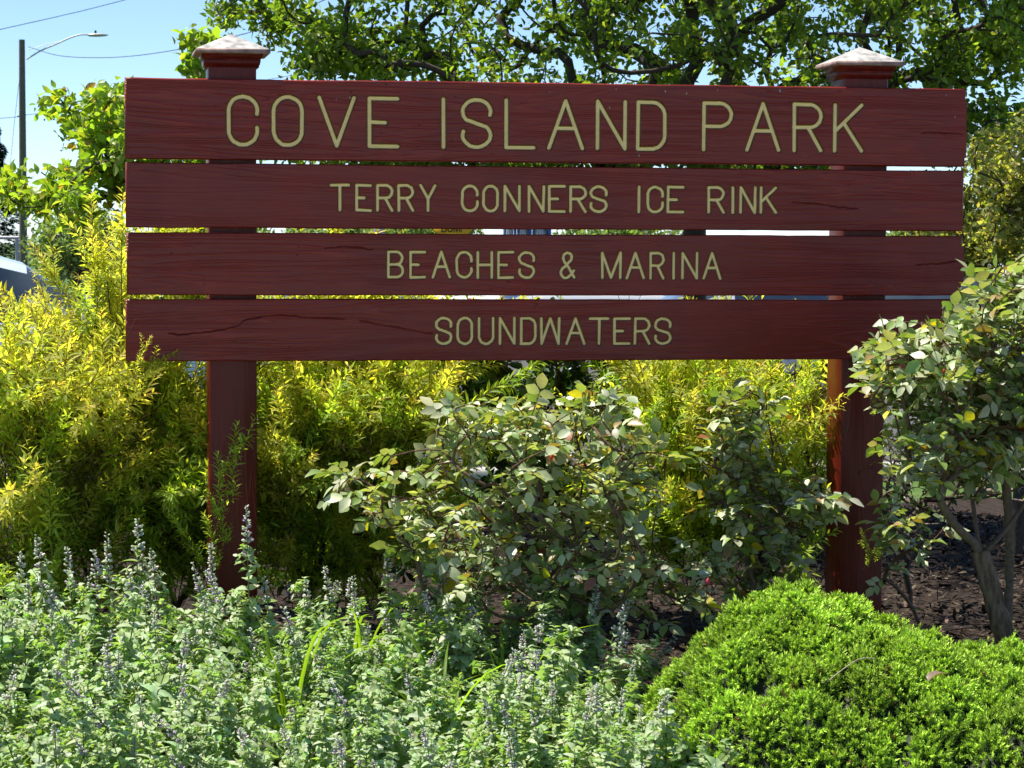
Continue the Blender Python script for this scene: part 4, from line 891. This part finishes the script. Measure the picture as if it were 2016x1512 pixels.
g = G(); tm = leaf_template([(0, 0), (.15, .2), (.4, .33), (.7, .25), (1, 0)], .6, .5, .1); dl = at(1828, 1342, 5.25); g.add(tm[0]*.055 @ np.array([[.6, -.2, -.6], [.2, .9, 0], [.6, 0, .7]]).T+dl, tm[1], (.20, .145, .105)); tag(part("dead_leaf", g, M_DARK), "curled brown dead leaf caught on the juniper mound", "leaf")

# ================================================================== the street behind
def far_tree(name, label, px, Z, top_py, half_px, seed, cols, leaf, n_t, per, cat="tree", squash=1.0, bottom=None):
    rng = np.random.default_rng(seed); p = at(px, 480, Z); base = np.array([p[0], p[1], GROUND]); zt = at(px, top_py, Z)[2]; hw = half_px*Z/FPX; z0 = GROUND+.3*(zt-GROUND) if bottom is None else bottom
    u = rand_unit(rng, n_t)*(rng.random((n_t, 1))**(1/2.2)); T = np.array([p[0], p[1], (zt+z0)/2])+u*np.array([hw, hw*.8, (zt-z0)/2])
    return leafy(name, label, cat, base, T, seed+1, SMALL_LEAF, M_FAR, cols, None, leaf, per, leaf*2.2, .012*Z/50, .16, max(.2, hw*.12), .1, (.06, .05, .04), trunk=[base, base+np.array([0, 0, (z0-GROUND)*.7])], clump=.8)
FT = [(.22, .32, .09), (.29, .39, .12), (.16, .24, .06)]
far_tree("shade_tree", "pale green rounded tree beside the road behind the utility pole's foot", 150, 52, 388, 105, 81, FT, .13, 150, 30)
far_tree("shade_tree", "pale green tree across the road seen between the boards", 420, 58, 400, 130, 83, FT, .14, 150, 30)
far_tree("shade_tree", "light green tree across the road behind the grey lamp column", 680, 62, 395, 120, 85, FT, .14, 150, 30)
far_tree("shade_tree", "bushy tree across the road behind the yellow warning sign", 850, 75, 400, 110, 87, FT, .17, 150, 30)
far_tree("shade_tree", "dull green tree beyond the blue booth", 1230, 66, 405, 130, 89, FT, .15, 150, 30)
far_tree("shade_tree", "green tree beyond the parked white car on the right", 1830, 60, 420, 150, 91, FT, .14, 150, 30)
# conifer
rng = np.random.default_rng(95); p = at(-25, 480, 120); base = np.array([p[0], p[1], GROUND]); root = thing("conifer_tree", base, "dark conifer standing behind the wooden utility pole", "tree"); zt = at(0, 205, 120)[2]
g = G(); tube(g, [base, base+np.array([0, 0, zt-GROUND])], [.22, .02], 8, (.06, .045, .035)); part("trunk", g, M_BARKC, root)
n = 9000; f = rng.random(n)**.8; zz = GROUND+.3+(zt-GROUND-.3)*f; rr = (1-f)**.8*2.0*(.35+.65*rng.random(n)**.5)*(1+.22*np.sin(f*46)); a = rng.random(n)*6.28; O = np.stack([p[0]+rr*np.cos(a), p[1]+rr*np.sin(a), zz], 1); D = np.stack([np.cos(a), np.sin(a), -.25+.3*rng.random(n)], 1)+rng.normal(size=(n, 3))*.25
g = G(); put(g, SMALL_LEAF, O, frames(D, unit(np.array([0, 0, 1.])+rand_unit(rng, n)*.5)), .28, vary(rng, [(.012, .028, .014), (.022, .045, .02), (.04, .065, .03)], n, [.5, .35, .15])); part("crown", g, M_DARK, root, kind="stuff")

# utility pole with its lamp
Zp = 112.0; pb = at(46, 480, Zp); base = np.array([pb[0], pb[1], GROUND]); root = thing("utility_pole", base, "weathered wooden utility pole carrying a street lamp arm", "pole")
ztop = at(46, 80, Zp)[2]; g = G(); tube(g, [base-np.array([0, 0, .3]), base+np.array([0, 0, (ztop-GROUND)*.5]), np.array([base[0], base[1], ztop])], [.19, .165, .135], 12); part("post", g, M_POLE, root, True)
L0 = np.array(at(52, 117, Zp)); arm = spline([L0, at(80, 100, Zp), at(110, 87, Zp), at(150, 70, Zp), at(178, 68, Zp)], 16)
g = G(); tube(g, arm, .035, 8); ao = part("lamp_arm", g, M_GREY, root, True)
g = G(); tube(g, [at(54, 98, Zp), at(100, 85, Zp), at(120, 82, Zp)], .014, 6); part("brace_rod", g, M_GREY, root, True)
lp = at(193, 69, Zp); g = G(); ex = unit(Rv)
pr = np.array([(-.48, .06), (-.42, .16), (-.2, .2), (.1, .19), (.35, .13), (.48, .03)])
V = []; 
for x, h in pr:
    for th in np.arange(12)*2*math.pi/12: V.append(lp+ex*x+np.array([0, 1, 0])*h*1.05*math.cos(th)+np.array([0, 0, 1])*h*.42*math.sin(th))
F = [[i*12+j, i*12+(j+1) % 12, i*12+12+(j+1) % 12, i*12+12+j] for i in range(5) for j in range(12)]; g.add(V, F); part("lamp_head", g, M_GREY, root, True)
g = G(); c_ = at(188, 64, Zp); tube(g, [c_-np.array([0, 0, .06]), c_+np.array([0, 0, .09])], .05, 8); part("photocell", g, M_WIRE, root, True)

def wire(label, pts, r=.014, n=40):
    g = G(); tube(g, spline(pts, n), r, 5); return tag(part("overhead_wire", g, M_WIRE, None, True), label, "wire")
wire("overhead wire crossing the open sky well above the street lamp", [at(-700, 215, 90), at(0, 58, 100), at(120, 31, 104), at(245, 0, 108), at(700, -120, 125)], .016)
wire("sagging twisted cable running from the pole top to behind the tree", [at(56, 92, Zp), at(120, 110, 108), at(220, 113, 100), at(330, 101, 92), at(460, 72, 82), at(540, 44, 78), at(900, -120, 60)], .016)
wire("thin cable below the lamp arm running off beyond the pole's other side", [at(-500, 268, 100), at(0, 233, 110), at(52, 226, Zp), at(300, 200, 118), at(520, 158, 125), at(800, 110, 130)], .014)
wire("guy wire slanting down from the utility pole", [at(44, 120, Zp), at(34, 190, Zp-1), at(20, 330, Zp-3), at(5, 540, Zp-6)], .012, 12)

# pipe barrier beside the pole
p0, p1 = at(-160, 468, 70), at(37, 468, 70); root = thing("pipe_barrier", [p0[0], p0[1], GROUND], "pale horizontal pipe barrier in front of the dark conifer", "barrier")
g = G(); tube(g, [p0, p1], .05, 8); part("rail", g, M_GREY, root, True)
for f in (.15, .98):
    q = p0+(p1-p0)*f; g = G(); tube(g, [[q[0], q[1], GROUND-.1], q], .05, 8); part("upright", g, M_GREY, root, True)
# lamp column and street signs
q = at(746, 480, 52); root = thing("lamp_column", [q[0], q[1], GROUND], "grey steel column seen between the second and third boards", "pole")
g = G(); tube(g, [[q[0], q[1], GROUND], [q[0], q[1], GROUND+3], [q[0], q[1], GROUND+5.2]], [.125, .11, .09], 10); part("shaft", g, M_GREY, root, True)
g = G(); box(g, (q[0], q[1], GROUND+.03), (.42, .42, .06), bev=.01); part("base_plate", g, M_GREY, root)
M_YEL = noise_mat("sign_yellow", (.72, .40, .02), (.80, .46, .03), 6, .45, 0)
M_BLK = noise_mat("sign_black", (.015, .015, .015), (.025, .025, .025), 6, .5, 0)
bc = at(892, 449, 60); root = thing("bump_sign", [bc[0], bc[1], GROUND], "yellow diamond BUMP warning sign on a post, seen between two boards", "sign")
ex = unit(Rv*[1, 1, 0]); nv = -unit(Fv*[1, 1, 0]); up = np.array([0, 0, 1.])
def plate(g, s, off, th):
    V = []
    for o in (off, off-th):
        for a in range(4): V.append(bc+nv*o+(ex*math.cos(a*math.pi/2)+up*math.sin(a*math.pi/2))*s)
    g.add(V, [[0, 1, 2, 3], [7, 6, 5, 4], [0, 4, 5, 1], [1, 5, 6, 2], [2, 6, 7, 3], [3, 7, 4, 0]])
g = G(); plate(g, .545, .0, .004); fo = part("panel", g, M_BLK, root); g = G(); plate(g, .520, .006, .003); part("face", g, M_YEL, fo)
g = G(); lw, lh, x = .105, .185, -.275
for ch in "BUMP":
    wch = lw if ch != 'M' else lw*1.25
    for st in glyph(ch, lh/wch):
        st = np.array(st)*wch; pts = bc+nv*.010+np.outer(st[:, 0]+x, ex)+np.outer(st[:, 1]-lh/2, up)
        for a, b in zip(pts[:-1], pts[1:]):
            d = unit(b-a); s = np.cross(d, nv)*.0125; e = d*.010; g.add([a-s-e, b-s+e, b+s+e, a+s-e, a-s-e-nv*.003, b-s+e-nv*.003, b+s+e-nv*.003, a+s-e-nv*.003], [[0, 1, 2, 3], [4, 7, 6, 5], [0, 4, 5, 1], [1, 5, 6, 2], [2, 6, 7, 3], [3, 7, 4, 0]])
    x += wch+.045
part("lettering", g, M_BLK, fo)
g = G(); tube(g, [[bc[0]-nv[0]*.03, bc[1]-nv[1]*.03, GROUND-.1], bc-nv*.03+up*.4], .03, 8); part("post", g, M_GREY, root, True)

# blue booth
M_BLUE = noise_mat("booth_blue", (.035, .09, .27), (.05, .12, .33), 4, .4, 0)
M_GLASS, nt_, o_ = new_mat("glass"); pgl = N(nt_, "ShaderNodeBsdfPrincipled"); pgl.inputs["Base Color"].default_value = (.55, .65, .68, 1); pgl.inputs["Roughness"].default_value = .08; pgl.inputs["Transmission Weight"].default_value = .75; nt_.links.new(pgl.outputs[0], o_.inputs[0])
q = at(1038, 480, 40); yb_ = math.atan2(ex[1], ex[0]); root = thing("ticket_booth", [q[0], q[1], GROUND], "small blue booth with white-edged windows seen between the boards", "booth")
def lb(x, y, z): return np.array([q[0], q[1], GROUND])+ex*x+np.cross(up, ex)*y+up*z
bw, bd = .80, .9
g = G(); box(g, lb(0, .45, .55), (bw, bd, 1.08), rz=yb_, bev=.01); part("lower_panel", g, M_BLUE, root)
for x in (-.37, -.2, .05, .37):
    g = G(); box(g, lb(x, .03, 1.62), (.05, .05, 1.05), rz=yb_); part("window_post", g, M_BLUE, root)
    g = G(); box(g, lb(x, .85, 1.62), (.05, .05, 1.05), rz=yb_); part("window_post", g, M_BLUE, root)
for a, b in ((-.34, -.23), (-.17, .02), (.08, .34)):
    g = G(); box(g, lb((a+b)/2, .035, 1.62), (b-a, .01, 1.04), rz=yb_); part("pane", g, M_GLASS, root)
g = G(); box(g, lb(0, .45, 2.2), (1.0, 1.1, .1), rz=yb_, bev=.02); part("roof", g, M_GREY, root)
g = G(); box(g, lb(-.28, -.012, 1.0), (.14, .02, .05), rz=yb_); part("label_plate", g, M_CAP, root)

# parked cars
M_TYRE = noise_mat("tyre", (.012, .012, .012), (.02, .02, .02), 20, .85, 0); M_RIM = noise_mat("rim", (.4, .4, .41), (.55, .55, .56), 10, .35, 0, metal=.8)
M_CGL = noise_mat("car_glass", (.05, .07, .09), (.08, .10, .12), 4, .05, 0, 1.0); M_LAMP = noise_mat("headlamp", (.7, .7, .7), (.8, .8, .8), 10, .15, 0, .7); M_TAIL = noise_mat("tail_lamp", (.35, .01, .01), (.45, .02, .02), 10, .2, 0, .6)
def car(label, pos, heading, paint, rough=.25):
    mp, nt2, o2 = new_mat("car_paint"); pp = N(nt2, "ShaderNodeBsdfPrincipled"); pp.inputs["Base Color"].default_value = (*paint, 1); pp.inputs["Roughness"].default_value = rough; pp.inputs["Coat Weight"].default_value = .8; pp.inputs["Coat Roughness"].default_value = .05; nt2.links.new(pp.outputs[0], o2.inputs[0])
    root = thing("parked_car", pos, label, "car", None); ca, sa = math.cos(heading), math.sin(heading); b = np.array(pos, float)
    Mx = np.array([[ca, -sa, 0], [sa, ca, 0], [0, 0, 1]]); W = lambda P: np.asarray(P, float) @ Mx.T + b
    # body: cross sections along the length (x, half width, z low, z high, bulge)
    sec = [(-2.2, .62, .42, .66), (-2.1, .78, .30, .86), (-1.6, .87, .24, .92), (-.6, .90, .20, .95), (.6, .90, .20, .94), (1.3, .88, .22, .90), (1.9, .82, .26, .80), (2.15, .70, .34, .68), (2.22, .55, .42, .60)]
    V = []; 
    for x, hw, zl, zh in sec:
        for yy, zz in ((-.86, 0), (-1, .22), (-1, .6), (-.94, .9), (-.78, 1), (0, 1.03), (.78, 1), (.94, .9), (1, .6), (1, .22), (.86, 0), (0, -.02)): V.append([x, yy*hw, zl+(zh-zl)*zz])
    m = 12; F = [[i*m+j, i*m+(j+1) % m, i*m+m+(j+1) % m, i*m+m+j] for i in range(len(sec)-1) for j in range(m)]
    g = G(); g.add(W(V), F); g.add(W(V[:m]), [[0, 11, 10, 9], [0, 9, 8, 1], [1, 8, 7, 2], [2, 7, 6, 3], [3, 6, 5, 4]]); g.add(W(V[-m:]), [[9, 10, 11, 0], [1, 8, 9, 0], [2, 7, 8, 1], [3, 6, 7, 2], [4, 5, 6, 3]]); part("body", g, mp, root, True)
    cab = [(-1.75, .70, .90, .93), (-1.15, .66, .90, 1.36), (-.75, .64, .90, 1.44), (-.2, .64, .90, 1.47), (.25, .64, .90, 1.45), (.5, .65, .90, 1.38), (1.2, .72, .88, .92)]
    V = []
    for x, hw, zl, zh in cab:
        for yy, zz in ((-1.18, 0), (-1.10, .45), (-1.0, .85), (-.86, .97), (0, 1.03), (.86, .97), (1.0, .85), (1.10, .45), (1.18, 0)): V.append([x, yy*hw, zl+(zh-zl)*zz])
    m = 9; V = np.array(V); Fr_, Fg = [], []
    for i in range(len(cab)-1):
        for j in range(m-1):
            f = [i*m+j, i*m+j+1, i*m+m+j+1, i*m+m+j]; roof = (j in (2, 3, 4, 5) and 1 <= i <= 4) or (j in (0, 1, 6, 7) and i in (0, 5) and j in (0, 7)); (Fr_ if roof else Fg).append(f)
    g = G(); g.add(W(V), Fr_); part("roof", g, mp, root, True); g = G(); g.add(W(V), Fg); part("window", g, M_CGL, root, True)
    for x in (-1.32, 1.38):
        for s in (-1, 1):
            g = G(); th = np.linspace(0, 2*math.pi, 25); pts = np.stack([x+.24*np.cos(th), np.full(25, s*.86), .32+.24*np.sin(th)], 1); tube(g, W(pts), .085, 8, cap=False); wo_ = part("wheel", g, M_TYRE, root, True)
            g = G(); V2 = W(np.concatenate([[[x, s*.935, .32]], np.stack([x+.2*np.cos(th), np.full(25, s*.93), .32+.2*np.sin(th)], 1)])); g.add(V2, [[0, 1+k, 2+k] for k in range(24)]); part("rim", g, M_RIM, wo_)
    for x in (-1.32, 1.38):
        for s in (-1, 1):
            th = np.linspace(0, 2*math.pi, 25); g = G(); V2 = W(np.concatenate([[[x, s*.905, .34]], np.stack([x+.385*np.cos(th), np.full(25, s*.900), .34+.385*np.sin(th)], 1)])); g.add(V2, [[0, 1+k, 2+k] for k in range(24)]); part("wheel_arch", g, M_TYRE, root)
    for s in (-1, 1):
        g = G(); box(g, W([2.06, s*.58, .66]), (.18, .26, .12), rz=heading, bev=.03); part("headlight", g, M_LAMP, root)
        g = G(); box(g, W([-2.08, s*.60, .76]), (.14, .26, .14), rz=heading, bev=.03); part("tail_light", g, M_TAIL, root)
        g = G(); box(g, W([.72, s*.98, .98]), (.12, .18, .12), rz=heading, bev=.03); part("mirror", g, mp, root)
    return root
def car_at(label, px, Z, heading, paint, dz=0.0):
    p = at(px, 480, Z); return car(label, (p[0], p[1], GROUND+dz), heading, paint)
car_at("silver-blue car parked behind the golden spireas near the utility pole", -75, 20.5, yb_+.25, (.50, .58, .68), .03)
car_at("white car parked by the blue booth, seen between the lower boards", 1140, 36, yb_+.5, (.78, .79, .80))
car_at("white car parked beyond the right post, seen between the lower boards", 1590, 30, yb_+.2, (.78, .79, .80), -.05)
car_at("pale grey car parked behind the olive shrub", 1960, 26, yb_-.3, (.55, .60, .66), -.05)
car_at("pale car across the road behind the boards' left half", 545, 42, yb_+.1, (.5, .54, .6))
